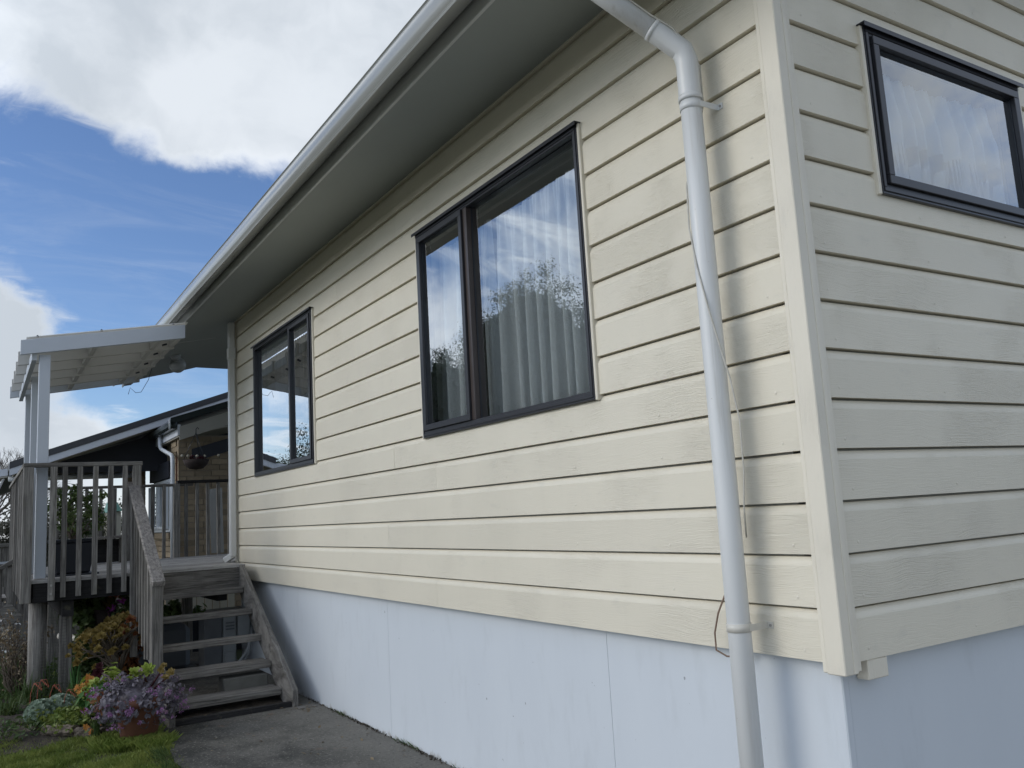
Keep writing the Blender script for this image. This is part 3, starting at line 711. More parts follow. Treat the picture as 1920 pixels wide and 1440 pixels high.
B(DX1-.06, DX1+.035, -1.985, -1.905, -.015, 1.138).build('newel_post', 'wood_z', deck, bev=.003)
B(DX1-.04, DX1+.035, -1.11, -1.04, .03, 1.138).build('newel_post', 'wood_z', deck, bev=.003)
for i in range(25):
    baluster(-6.93-.138*i, -1.955, .0, 1.136, deck)
for i in range(9): baluster(-10.3, -1.80+.165*i, .06, 1.10, deck)
for i in range(10):
    baluster(-10.28, -.36+.14*i, .16, 1.14, deck)
B(-10.33, -10.25, -.10, -.02, .1, 1.14).build('newel_post', 'wood_z', deck, bev=.003)
B(-10.35, -10.25, .66, .74, .1, 1.14).build('newel_post', 'wood_z', deck, bev=.003)
# bolt heads on the thick front baluster
for z in (.03, .10):
    MB().tube([(DX1+.047, -1.757, z+.02), (DX1+.056, -1.757, z+.02)], .010, 8).build('bolt', 'screw', deck)

# ------------------------------------------------------------ STAIRS
st = thing('timber_stairs', 'open weathered timber stairs with five treads descending from the deck', 'stairs', (-5.5, -.6, GZ))
tr = [(-6.53, -.035), (-6.245, -.215), (-5.965, -.42), (-5.665, -.61), (-5.375, -.79)]
for i, (x, z) in enumerate(tr):
    for (xa, xb) in (((x-.122, x),) if i < 9 else ()):
        MB().box(xa, xb, -1.03, -.160, z-.052, z+random.uniform(-.002, .002)).build('tread', 'wood_y', st, bev=.004)
    MB().box(x-.262, x-.132, -1.03, -.160, z-.045, z-.001).build('tread', 'wood_y', st, bev=.004) if i in (3, 4) else None
def stringer(y0, y1, nm='stringer'):
    pr = [(-6.80, .165), (-6.695, .165), (-5.10, -.77), (-5.10, -.93), (-5.33, -.93), (-6.80, -.04)]
    MB().prism([(a, c) for a, c in pr], 'y', y0, y1).build(nm, 'wood_s', st, bev=.004)
stringer(-.157, -.112); stringer(-1.078, -1.033)
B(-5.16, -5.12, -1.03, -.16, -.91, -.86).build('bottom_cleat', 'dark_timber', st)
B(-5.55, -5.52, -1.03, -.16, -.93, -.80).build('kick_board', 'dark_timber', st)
# handrail down the left side
ha, hb = Vector((-6.74, -1.10, .975)), Vector((-5.40, -1.10, .125))
MB().beam(ha+Vector((0, 0, .0)), hb, .092, .046).build('handrail', 'rail_wood', st, bev=.004)
def zr(x): return ha.z+(x-ha.x)*(hb.z-ha.z)/(hb.x-ha.x)-.035
B(-5.53, -5.44, -1.145, -1.06, GZ-.02, zr(-5.45)).build('newel_post', 'wood_z', st, bev=.004)
for i in range(7):
    x = -5.66-.14*i; baluster(x, -1.10, zr(x)-.93+(.10 if i < 2 else 0), zr(x)+.005, st)
B(-6.62, -6.55, -1.14, -1.08, -.55, zr(-6.6)).build('newel_post', 'wood_z', st, bev=.004)
B(-5.05, -4.98, -.15, .0, GZ+.02, GZ+.028).build('timber_offcut', 'wood_y')
tag(bpy.data.objects['timber_offcut'], 'small timber offcut lying on the path at the foot of the stairs', 'wood')

# ------------------------------------------------------------ PERGOLA
pg = thing('pergola', 'white lean-to pergola with corrugated translucent roofing over the deck', 'pergola', (-8, -1.9, DZ))
sl_ = .168
def pz_(y): return 2.205+(y+2.02)*sl_
for i, x in enumerate((-6.75, -7.30, -7.85, -8.40, -8.95, -9.50)):
    ye = -.645
    mb = MB(); h = .066; mb.prism([(-2.03, pz_(-2.03)-h), (ye, pz_(ye)-h), (ye, pz_(ye)+h), (-2.03, pz_(-2.03)+h)], 'x', x-.022, x+.022)
    mb.build('rafter', 'white_paint' if i in (0, 5) else 'cream_pergola', pg, bev=.002)
for y in (-1.42, -.86, -.68):
    mb = MB(); h = .05
    for a, b in zip((-6.75, -7.30, -7.85, -8.40, -8.95), (-7.30, -7.85, -8.40, -8.95, -9.50)):
        m2 = MB(); m2.box(a-.023, b+.023, y-.02, y+.02, pz_(y)-.05, pz_(y)+.04); m2.build('blocking', 'cream_pergola', pg)
B(-9.47, -6.775, -1.940, -1.900, 2.10, 2.19).build('plate_beam', 'white_paint', pg, bev=.002)
for x in (-6.83, -8.05, -9.30): B(x-.045, x+.045, -1.880, -1.790, .18, 2.155).build('post', 'white_paint', pg, bev=.003)
# corrugated sheet
nc = 110; v = []; f = []
cr = MB(); pr = []
ys = (-1.985, -.62)
for i in range(nc*6+1):
    x = -6.735-(2.80)*i/(nc*6); dz = .009*math.sin(2*PI*i/ (6*.0+ 17.0))
    for y in ys: v.append((x, y, pz_(y)+.084+dz))
for i in range(nc*6): f.append((2*i, 2*i+1, 2*i+3, 2*i+2))
me = bpy.data.meshes.new('roof_sheet'); me.from_pydata(v, [], f); me.polygons.foreach_set('use_smooth', [True]*len(f)); me.materials.append(M['roof_sheet']); link('roof_sheet', me, pg)
for y in (-1.9, -1.38, -.75):
    MB().lathe([(0, .018), (.008, .014), (.012, .0)], (-6.755, y, pz_(y)+.085), 8).build('roof_screw', 'black_plastic', pg)
for a in ((-7.1, -.74), (-7.6, -.74), (-8.2, -.74), (-8.8, -.74)):
    MB().beam((a[0], a[1]-.05, 2.36), (a[0], a[1]-.01, 2.375), .03, .016).build('joist_hanger', 'black_plastic', pg)
# light globe under the soffit and its wire
gl_ = thing('globe_light', 'round grey globe light hanging below the soffit end', 'light', (-9.4, -.2, 2.73))
MB().lathe([(0, -.10), (.04, -.092), (.075, -.066), (.095, -.03), (.10, 0), (.094, .035), (.075, .067), (.045, .09), (.0, .1)], (-9.4, -.215, 2.585), 24).build('globe', 'globe', gl_)
MB().tube([(-9.35, -.24, 2.66), (-9.2, -.29, 2.728)], [.05, .085], 18).build('neck', 'globe', gl_)
cm = MB(); cm.tube([(-9.0, -.58, 2.47), (-9.0, -.62, 2.32), (-9.0, -.70, 2.17), (-9.0, -.76, 2.16), (-9.0, -.82, 2.22), (-9.0, -.84, 2.14)], .003, 6)
tag(cm.build('sagging_wire', 'black_plastic'), 'thin dark wire sagging below the pergola edge', 'wire')

# ------------------------------------------------------------ stairs on the far side of the deck
s2 = thing('side_stairs', 'narrow weathered timber stair with balusters falling away left of the deck', 'stairs', (-9, -2.3, GZ))
MB().beam((-8.9, -1.96, .30), (-8.9, -2.9, -.22), .09, .045).build('handrail', 'wood_y', s2, bev=.003)
MB().beam((-8.9, -1.93, -.20), (-8.9, -2.9, -.98), .045, .2).build('stringer', 'wood_y', s2, bev=.003)
for i in range(10):
    y = -2.0-.085*i; z = .30+(y+1.96)*(.52/.94); baluster(-8.9, y, z-.62, z-.02, s2)
for i in range(4): B(-9.7, -8.93, -2.02-.24*i-.2, -2.02-.24*i, -.08-.19*i-.04, -.08-.19*i).build('tread', 'wood_x', s2)

# ------------------------------------------------------------ things on and under the deck
tub = thing('planter_tub', 'square black plastic tub standing on the deck behind the balusters', 'planter', (-7.25, -1.55, DZ))
mb = MB()
def frus(mb, cx, cy, a0, b0, z0, a1, b1, z1):
    v = [(cx-a0, cy-b0, z0), (cx+a0, cy-b0, z0), (cx+a0, cy+b0, z0), (cx-a0, cy+b0, z0), (cx-a1, cy-b1, z1), (cx+a1, cy-b1, z1), (cx+a1, cy+b1, z1), (cx-a1, cy+b1, z1)]
    return mb.add(v, [(3, 2, 1, 0), (4, 5, 6, 7), (0, 1, 5, 4), (1, 2, 6, 5), (2, 3, 7, 6), (3, 0, 4, 7)])
frus(mb, -7.25, -1.55, .14, .14, DZ+.02, .17, .18, .47).build('tub_body', 'black_plastic', tub, bev=.01)
frus(MB(), -7.25, -1.55, .18, .19, .47, .185, .195, .50).build('tub_rim', 'black_plastic', tub, bev=.004)
B(-7.45, -7.05, -1.76, -1.34, DZ+.002, DZ+.018).build('tub_tray', 'black_plastic', tub)
# generic leaf scatter
def leafmesh(name, C, Nn, size, mat, parent=None, kind=None, aspect=1.7, lab=None):
    """C: Nx3 centres, Nn: Nx3 normals"""
    C = np.asarray(C, float); n = len(C); Nn = np.asarray(Nn, float)+1e-6; Nn /= np.linalg.norm(Nn, axis=1)[:, None]
    rv = rng.normal(size=(n, 3)); U = np.cross(Nn, rv); U /= np.linalg.norm(U, axis=1)[:, None]; V = np.cross(Nn, U)
    s = (size*rng.uniform(.6, 1.3, n))[:, None]
    pts = np.stack([C-U*s*aspect*.5, C+V*s*.38+Nn*s*.08, C+U*s*aspect*.5, C-V*s*.38+Nn*s*.08], 1).reshape(-1, 3)
    me = bpy.data.meshes.new(name); me.from_pydata(pts.tolist(), [], np.arange(4*n).reshape(-1, 4).tolist()); me.materials.append(M[mat])
    return link(name, me, parent, kind=kind)
def clumps(c, r, nclump, nleaf, cr, shell=.5):
    """leaf centres grouped into clumps inside an ellipsoid"""
    d = rng.normal(size=(nclump, 3)); d /= np.linalg.norm(d, axis=1)[:, None]
    rad = rng.uniform(shell, 1, nclump)**.7; cc = np.array(c)+d*rad[:, None]*np.array(r)
    e = rng.normal(size=(nclump, nleaf, 3)); L = np.linalg.norm(e, axis=2, keepdims=True); e = e/L*rng.uniform(.2, 1, (nclump, nleaf, 1))
    k = rng.uniform(.6, 1.3, (nclump, 1, 1))
    P = cc[:, None]+e*cr*k; Nv = e+d[:, None]*.4+rng.normal(size=e.shape)*.5+np.array([0, 0, .5])
    return P.reshape(-1, 3), Nv.reshape(-1, 3), cc
def branches(mb, base, tips, r0, r1, seg=6, wob=.05):
    for tp in tips:
        b_ = Vector(base); t_ = Vector(tp); L = (t_-b_).length; pts = []
        for k in range(5):
            u = k/4; p = b_.lerp(t_, u); p.z += L*.08*math.sin(PI*u)
            if 0 < k < 4: p += Vector((random.uniform(-1, 1), random.uniform(-1, 1), random.uniform(-1, 1)))*wob*L
            pts.append(p)
        mb.tube(pts, [r0+(r1-r0)*k/4 for k in range(5)], seg)
def shrub(name, label, base, c, r, ncl, nl, cr, leaf, mat, cat='shrub', group=None, twig=.006, barkm='bark', asp=1.7):
    t = thing(name, label, cat, base, group)
    Pp, Nv, cc = clumps(c, r, ncl, nl, cr, .25)
    leafmesh('foliage', Pp, Nv, leaf, mat, t, aspect=asp)
    mb = MB(); branches(mb, base, [tuple(q) for q in cc[:min(14, len(cc))]], twig*2, twig*.6); mb.build('stem', barkm, t)
    return t
shrub('potted_shrub', 'olive green leafy shrub growing in the black tub on the deck', (-7.25, -1.55, .48), (-7.25, -1.52, .80), (.22, .26, .30), 46, 24, .07, .035, 'leaf_green', twig=.005)
# low bench at the far deck edge
bn_ = thing('deck_bench', 'low weathered timber bench at the back of the deck beside the tub', 'bench', (-9.8, -.95, DZ))
for y in (-1.30, -1.20, -1.10): B(-10.1, -9.6, y, y+.09, .46, .49).build('seat_slat', 'wood_x', bn_) if False else None
for x in (-9.98, -9.88, -9.78): B(x, x+.085, -1.35, -.72, .47, .50).build('seat_slat', 'rail_wood', bn_, bev=.003)
for x, y in ((-9.95, -1.3), (-9.75, -1.3), (-9.95, -.78), (-9.75, -.78)): B(x-.02, x+.02, y-.02, y+.02, DZ, .469).build('leg', 'wood_z', bn_)
B(-9.99, -9.97, -1.3, -.75, .18, .46).build('back_panel', 'dark_timber', bn_)
# clear plastic sheet
mb = MB(); mb.add([(-10.62, .46, .18), (-10.62, .63, .18), (-10.80, .65, 1.09), (-10.80, .47, 1.07), (-10.626, .46, .18), (-10.626, .63, .18), (-10.806, .65, 1.09), (-10.806, .47, 1.07)], [(0, 1, 2, 3), (7, 6, 5, 4), (0, 4, 5, 1), (1, 5, 6, 2), (2, 6, 7, 3), (3, 7, 4, 0)])
tag(mb.build('plastic_panel', 'clear_sheet'), 'translucent grey plastic panel leaning behind the far deck rail', 'panel')
# wire mesh guard below deck corner
mg = MB()
for i in range(9): mg.tube([(-6.86, -1.86+.03*i, GZ+.06), (-6.86, -1.86+.03*i, -.18)], .0009, 4)
for i in range(26): mg.tube([(-6.86, -1.87, GZ+.08+.027*i), (-6.86, -1.61, GZ+.08+.027*i)], .0009, 4)
tag(mg.build('wire_mesh', 'wire'), 'grey galvanised wire mesh strip fixed beside the deck corner post', 'mesh')
# meter cabinet, hoses, tarp, block under the stairs
cab = thing('utility_cabinet', 'grey utility cabinet with small vents standing beneath the stairs', 'cabinet', (-6.9, -.2, GZ))
B(-7.25, -7.0, -.42, -.25, -.84, -.33).build('side_box', 'grey_box_dark', cab, bev=.006)
B(-7.2, -6.98, -.245, -.12, -.84, -.30).build('cabinet_body', 'grey_box', cab, bev=.006)
B(-7.15, -6.93, -.115, -.0, -.55, -.28).build('upper_box', 'grey_box', cab, bev=.006)
B(-6.979, -6.94, -.235, -.14, -.80, -.66).build('lower_cover', 'grey_box', cab, bev=.006)
for z in (-.40, -.43, -.46): B(-6.979, -6.965, -.22, -.14, z, z+.012).build('vent_slot', 'grey_box_dark', cab)
for z in (-.56, -.59): B(-6.979, -6.965, -.20, -.15, z, z+.010).build('vent_slot', 'grey_box_dark', cab)
for k in (0, 1):
    hm = MB(); o_ = k*.045; hm.tube([(-6.9, -.16+o_, -.82), (-6.85, -.13+o_, -.76), (-6.82, -.07+o_*.5, -.68), (-6.86, -.01, -.55+.02*k), (-6.95, .02, -.45)], .014, 10)
    tag(hm.build('hose', 'grey_box'), 'grey flexible hose curving %s the cabinet under the stairs' % ('closest to' if k == 0 else 'just outside its twin by'), 'hose')
B(-7.9, -7.5, -.95, -.44, GZ+.06, -.42).build('tarp_stack', 'tarp', None, bev=.05)
o = bpy.data.objects['tarp_stack']; tag(o, 'low grey tarpaulin covered stack in the shade behind the stairs', 'stack')
mbk = MB(); mbk.prism([(-5.86, GZ+.076), (-5.60, GZ+.076), (-5.64, -.70), (-5.82, -.70)], 'y', -.56, -.20); tag(mbk.build('concrete_block', 'concrete_block', None, bev=.008), 'low concrete block resting on the slab under the lowest treads', 'block')
# pale paling fence seen through the open treads
fe = thing('paling_fence', 'pale timber paling fence glimpsed below the deck behind the stairs', 'fence', (-11.0, .2, GZ))
pal = MB().box(-.01, .01, -.045, .045, 0, .95).mesh('paling'); pal.materials.append(M['pale_fence'])
for i in range(14):
    o = link('paling', pal, fe); o.location = (-11.0, -.55+.105*i, GZ); o.scale.z = random.uniform(.96, 1.04)
B(-11.05, -11.02, -.6, 1.0, -.35, -.28).build('fence_rail', 'pale_fence', fe)
fe2 = thing('grey_fence', 'grey weathered paling fence across the far side below the deck', 'fence', (-11.2, -1.4, GZ))
pal2 = MB().box(-.01, .01, -.05, .05, 0, .85).mesh('paling'); pal2.materials.append(M['wood_z'])
for i in range(24):
    o = link('paling', pal2, fe2); o.location = (-11.6, -3.1+.107*i, GZ); o.scale.z = random.uniform(.95, 1.05)
B(-11.65, -11.615, -3.15, -.6, -.4, -.33).build('fence_rail', 'wood_y', fe2)
# pvc pipes lying in the bed
mb = MB(); mb.tube([(-7.6, -1.62, -.40), (-7.35, -1.30, -.47), (-7.2, -1.05, -.60)], .028, 14); tag(mb.build('pipe_offcut', 'pvc_aged'), 'white plastic pipe length lying sloped behind the aeonium shrub', 'pipe')
mb = MB(); mb.tube([(-7.4, -1.55, -.83), (-7.3, -1.18, -.62)], .03, 14); tag(mb.build('timber_batten', 'pale_fence'), 'pale batten leaning low beside the square deck post', 'batten')
mb = MB(); mb.tube([(-7.8, -1.17, -.50), (-6.75, -1.20, -.52)], .022, 14, caps=False); tag(mb.build('pipe_end', 'white_pvc'), 'open round end of a pale pipe behind the aeonium branches', 'pipe')

# ------------------------------------------------------------ BRICK HOUSE
bh = thing('brick_house', 'buff brick house with dark roof and white barge board beyond the deck', 'house', (-13, 1, GZ))
def bwall_x(x, y0, y1, z0, z1, th=.1, zmax=lambda y: 9):   # faces +x
    B(x-.12, x-.012, y0+.003, y1-.003, z0, z1).build('brick_backing', 'mortar', bh)
    k = 0; z = z0
    while z < z1-.04:
        y = y0-(.12 if k % 2 else 0)
        while y < y1-.02:
            a, b = max(y, y0), min(y+.23, y1)
            if b-a > .03 and z+.076 < z1: bricks.append((x-.10, x, a, b, z, z+.076))
            y += .24
        z += .086; k += 1
def bwall_y(y, x0, x1, z0, z1):   # faces -y
    k = 0; z = z0
    while z < z1-.04:
        x = x1-(.12 if k % 2 else 0)
        while x > x0+.02:
            a, b = max(x-.23, x0), min(x, x1)
            if b-a > .03 and z+.076 < z1: bricks.append((a, b, y, y+.10, z, z+.076))
            x -= .24
        z += .086; k += 1
bricks = []
bmesh_ = MB().box(-.5, .5, -.5, .5, -.5, .5).mesh('brick'); bmesh_.materials.append(M['brick'])
bwall_x(-11.70, .23, 2.0, GZ, 1.93)
nA = len(bricks)
bwall_x(-14.20, -.16, .16, GZ, 1.62)
B(-14.15, -11.82, .335, .40, GZ, 2.1).build('brick_backing', 'mortar', bh)
bwall_y(.235, -14.10, -11.82, GZ, .50); bwall_y(.235, -12.3, -11.82, .50, 2.1)
bricks.sort(key=lambda q: (q[4] < -.05) * 10 + (q[1] < -13) * 2 + (q[3] > 1.1) * 3)
for i, q in enumerate(bricks[:290]):
    o = link('brick', bmesh_, bh); o.location = ((q[0]+q[1])/2, (q[2]+q[3])/2, (q[4]+q[5])/2); j = random.uniform(-.002, .002)
    o.scale = (q[1]-q[0], q[3]-q[2], q[5]-q[4]); o.location.x += j if q[1] == -11.70 else 0
mb = MB()
for q in bricks[290:]: mb.box(*q)
if mb.v: mb.build('brickwork', 'brick', bh, kind='stuff')
# windows in the side wall (face -y)
def bwin(x0, x1, z0, z1):
    w = MB(); y = .225
    w.box(x0, x1, y, y+.05, z0, z0+.05); w.box(x0, x1, y, y+.05, z1-.05, z1); w.box(x0, x0+.05, y, y+.05, z0+.05, z1-.05); w.box(x1-.05, x1, y, y+.05, z0+.05, z1-.05)
    xm = (x0+x1)/2; w.box(xm-.03, xm+.03, y, y+.05, z0+.05, z1-.05)
    o = w.build('window', 'white_joinery', bh, bev=.002)
    for a, b in ((x0+.05, xm-.03), (xm+.03, x1-.05)):
        me = bpy.data.meshes.new('pane'); me.from_pydata([(a, y+.03, z0+.05), (b, y+.03, z0+.05), (b, y+.03, z1-.05), (a, y+.03, z1-.05)], [], [(0, 1, 2, 3)]); me.materials.append(M['glass']); link('pane', me, o)
        s = MB(); yy = y-.05; s.box(a, b, yy, yy+.04, z0+.05, z0+.09); s.box(a, a+.035, yy, yy+.04, z0+.09, z1-.06); s.box(b-.035, b, yy, yy+.04, z0+.09, z1-.06); s.build('sash', 'white_joinery', o)
    B(x0-.03, x1+.03, .20, .224, z0-.10, z0-.012).build('window_sill', 'brick', bh)
bwin(-14.05, -12.35, .50, 1.32)
B(-14.0, -12.32, .26, .34, .45, 1.4).build('window_void', 'room_dark', bh)
B(-14.05, -12.32, .20, .33, 1.34, 1.60).build('lintel', 'dark_navy', bh)
# main roof barge board, facing +x
def rake(x, y0, z0, y1, z1, lo, hi, th, nm, mat, xb=None):
    mb = MB(); mb.prism([(y0, z0+lo), (y1, z1+lo), (y1, z1+hi), (y0, z0+hi)], 'x', x-th, x); mb.build(nm, mat, bh)
ya, za, yb, zb = -1.93, 1.44, 6.0, 4.27
rake(-12.6, ya, za, yb, zb, 0, .10, .03, 'barge_board', 'house_fascia')
rake(-12.59, ya, za, yb, zb, .101, .20, .25, 'roof_edge', 'dark_roof')
rake(-12.85, ya, za, yb, zb, .10, .19, 9, 'roof', 'dark_roof')
rake(-12.631, ya+.05, za, yb, zb, .005, .02, .55, 'barge_soffit', 'porch_soffit')
mb = MB(); mb.prism([(-1.3, 1.50), (3.2, 1.50), (3.2, 3.05), (-1.3, 1.66)], 'x', -13.25, -13.2); mb.build('gable_wall', 'dark_navy', bh)
# eave band and long pipe low under the gable, running across the view
B(-14.35, -14.28, -1.9, -.0, 1.47, 1.56).build('eave_soffit', 'porch_soffit', bh)
MB().tube([(-14.2, -1.9, 1.49), (-14.2, -.02, 1.50)], .045, 12).build('eave_pipe', 'white_joinery', bh)
B(-14.8, -14.3, -2.0, -.1, 1.56, 1.62).build('eave_soffit', 'porch_soffit', bh)
# left end return eave
MB().beam((-12.7, -1.95, 1.50), (-12.7, -3.4, 1.30), .04, .10).build('fascia', 'house_fascia', bh)
MB().beam((-12.75, -1.95, 1.43), (-12.75, -3.4, 1.20), .25, .02).build('eave_soffit', 'porch_soffit', bh)
# porch roof: dark gutter running away from us and dark front edge, boards beneath
B(-18.6, -11.38, .04, .16, 2.0, 2.12).build('gutter', 'green_gutter', bh, bev=.03)
B(-18.6, -11.39, .16, .2, 1.90, 2.06).build('gutter_board', 'house_fascia', bh)
MB().tube([(-11.37, .045, 1.98), (-11.37, .045, 2.13)], .012, 8).build('gutter_cap', 'white_joinery', bh)
rake(-11.38, .06, 2.07, 3.0, 3.03, -.01, .085, .04, 'porch_fascia', 'green_gutter')
rake(-11.385, .19, 1.93, 3.0, 2.85, -.10, .10, .02, 'porch_barge', 'porch_soffit')
rake(-11.41, .18, 1.90, 3.0, 2.50, -.02, .0, 3.0, 'porch_ceiling', 'porch_soffit')
rake(-11.45, .10, 2.13, 3.0, 3.08, -.01, .02, 7.2, 'porch_roof', 'dark_roof')
rake(-11.66, .42, 1.62, 3.0, 2.40, -.10, .10, .04, 'porch_beam', 'dark_navy')
# white downpipe with swan neck
MB().tube([(-12.6, .12, 2.0), (-12.6, .12, 1.86), (-12.55, .13, 1.80), (-11.75, .14, 1.64), (-11.68, .14, 1.60), (-11.66, .14, 1.50), (-11.66, .14, .1)], .030, 14).build('downpipe', 'white_joinery', bh)
MB().tube([(-11.68, .20, 1.6), (-11.68, .20, .9)], .012, 8).build('conduit', 'terracotta', bh)
# hanging basket
hbk = thing('hanging_basket', 'dark wire hanging basket on three chains under the neighbouring porch', 'basket', (-11.3, .40, 2.0))
mb = MB(); mb.lathe([(.0, -.15), (.10, -.13), (.16, -.07), (.19, .0), (.17, .0), (.0, -.02)], (-11.3, .40, 1.53), 16); mb.build('bowl', 'basket', hbk)
mb = MB()
for k in range(3):
    a = 2*PI*k/3+.5; mb.tube([(-11.3, .40, 1.93), (-11.3+.17*math.cos(a), .40+.17*math.sin(a), 1.54)], .005, 5)
mb.build('chain', 'black_plastic', hbk)
MB().tube([(-11.3, .40, 1.92), (-11.3, .40, 1.98), (-11.3, .42, 2.01), (-11.3, .44, 1.98)], .006, 6).build('hook', 'black_plastic', hbk)
Pp, Nv, cc = clumps((-11.3, .40, 1.50), (.17, .2, .10), 16, 16, .05, .3); leafmesh('foliage', Pp, Nv, .03, 'leaf_burgundy', hbk)
for k in range(5): MB().blob((-11.3+random.uniform(-.1, .1), .40+(-.2, -.12, .0, .1, .3)[k], 1.56+random.uniform(-.0, .03)), (.02, .02, .02), .1, 8, 5).build('ornament_ball', 'pale_fence', hbk)

# ------------------------------------------------------------ PLANTS
def blades(name, c, n, h, spread, w, mat, parent=None, kind=None, lean=.6, rad=None):
    v = []; f = []; cx_, cy_, cz_ = c; rad = spread*.3 if rad is None else rad
    for i in range(n):
        a = random.uniform(0, 2*PI); L = h*random.uniform(.55, 1.1); r0 = rad*random.random(); b0 = random.uniform(0, 2*PI)
        px0, py0 = cx_+r0*math.cos(b0), cy_+r0*math.sin(b0); d = Vector((math.cos(a), math.sin(a), 0)); s = Vector((-d.y, d.x, 0))
        ln = random.uniform(.1, 1)*lean; o = len(v); K = 5
        for k in range(K+1):
            u = k/K; p = Vector((px0, py0, cz_))+d*(spread*ln*u*u)+Vector((0, 0, L*(u-ln*.55*u*u*u))); ww = w*(1-u**2)*.5+.0004
            v += [tuple(p-s*ww), tuple(p+s*ww)]
        for k in range(K): f.append((o+2*k, o+2*k+1, o+2*k+3, o+2*k+2))
    me = bpy.data.meshes.new(name); me.from_pydata(v, [], f); me.polygons.foreach_set('use_smooth', [True]*len(f)); me.materials.append(M[mat])
    return link(name, me, parent, kind=kind)
def rosette_mesh(name, n, r, mat, wid=.36, curl=.35, open_=1.0, rings=3):
    v = []; f = []
    for i in range(n):
        u = (i+.5)/n; a = i*2.39996; L = r*(.35+.65*u); el = (1-u)*1.1*(1 if open_ > .5 else 1)+.15
        d = Vector((math.cos(a)*math.cos(el*open_), math.sin(a)*math.cos(el*open_), math.sin(el*open_))); s = Vector((-math.sin(a), math.cos(a), 0)); up_ = d.cross(s)*-1
        b0 = Vector((0, 0, 0)); m_ = d*L*.62; tp = d*L+Vector((0, 0, curl*L*.25)); o = len(v); wv_ = L*wid
        v += [tuple(b0), tuple(m_+s*wv_+Vector((0, 0, .05*L))), tuple(tp), tuple(m_-s*wv_+Vector((0, 0, .05*L))), tuple(m_-Vector((0, 0, .05*L)))]
        f += [(o, o+1, o+4), (o+1, o+2, o+4), (o+2, o+3, o+4), (o+3, o, o+4)]
    me = bpy.data.meshes.new(name); me.from_pydata(v, [], f); me.materials.append(M[mat]); return me
def put(me, name, parent, loc, sc=1, tilt=None):
    o = link(name, me, parent); o.location = loc; o.scale = (sc, sc, sc)
    v_ = Vector((.85+random.uniform(-.5, .5), -.35+random.uniform(-.5, .5), .75+random.uniform(-.3, .3))).normalized()
    e_ = v_.to_track_quat('Z', 'Y'); o.rotation_euler = e_.to_euler(); return o
BZ = GZ+.05
# tan aeonium shrub with trunk
ae = thing('aeonium_shrub', 'branching aeonium shrub with tan and rusty rosettes in front of the deck posts', 'shrub', (-6.55, -1.22, BZ))
ros_t = rosette_mesh('rosette', 22, .052, 'leaf_tan', .34); ros_r = rosette_mesh('rosette', 22, .052, 'leaf_red', .34)
tb = MB(); base = Vector((-6.6, -1.20, BZ)); crown = Vector((-6.6, -1.27, -.50)); tb.tube([base, (-6.6, -1.215, -.78), (-6.6, -1.24, -.65), crown], [.038, .032, .028, .022], 9)
for i in range(150):
    th_ = random.uniform(0, 2*PI); y = -1.26+random.gauss(0, .16); y = max(-1.62, min(-1.03, y)); x = -6.6+random.gauss(0, .13)
    top = -.17-.45*abs(y+1.17)**1.15*1.2; z = top-abs(random.gauss(0, .10))-.01
    red = y > -1.22 and random.random() < .6
    put(ros_r if red else ros_t, 'rosette', ae, (x, y, z), random.uniform(.55, 1.05))
    if i % 2 == 0: branches(tb, crown if random.random() < .6 else (-6.6, -1.22, -.68), [(x, y, z-.01)], .009, .005, 5, .05)
tb.build('trunk', 'bark', ae)
# leafy shrub under deck edge
shrub('leafy_shrub', 'dark green leafy shrub under the deck beside the square post', (-7.9, -1.35, BZ), (-7.9, -1.33, -.20), (.3, .24, .22), 70, 30, .09, .055, 'leaf_green')
shrub('pink_flower_shrub', 'leafy shrub with pink and magenta flowers behind the aeonium shrub', (-7.5, -1.03, BZ), (-7.5, -1.02, -.22), (.25, .15, .22), 24, 24, .08, .045, 'leaf_green')
pf = bpy.data.objects['pink_flower_shrub']
for (y, z, mm) in ((-1.18, -.02, 'flower_coral'), (-1.13, -.10, 'flower_magenta'), (-1.21, -.17, 'flower_magenta'), (-1.0, -.22, 'flower_magenta'), (-1.16, -.05, 'flower_coral')):
    C_ = np.array([(-7.2, y, z)])+rng.normal(size=(14, 3))*.018; leafmesh('flower', C_, rng.normal(size=(14, 3)), .03, mm, pf)
# bromeliad in dark pot
bp = thing('strappy_pot_plant', 'strappy plant in a dark pot behind the aeonium under the deck', 'plant', (-7.7, -1.2, -.36))
MB().lathe([(.0, 0), (.09, 0), (.12, .16), (.11, .16), (.0, .14)], (-7.7, -1.2, -.36), 16).build('pot', 'basket', bp); blades('leaves', (-7.7, -1.2, -.22), 26, .22, .26, .035, 'leaf_tan', bp)
MB().tube([(-7.7, -1.2, GZ), (-7.7, -1.2, -.361)], .06, 10).build('stand', 'dark_timber', bp)
# dark mass shrubs behind the stairs
shrub('shade_shrub', 'dark shrub in the shade behind the upper treads', (-9.0, -.35, GZ), (-9.0, -.32, -.42), (.25, .32, .20), 34, 22, .08, .05, 'leaf_green')
B(-9.6, -8.9, -.5, .8, GZ, -.48).build('stored_crate', 'black_plastic'); tag(bpy.data.objects['stored_crate'], 'large black crate stored in the dark below the deck', 'crate')
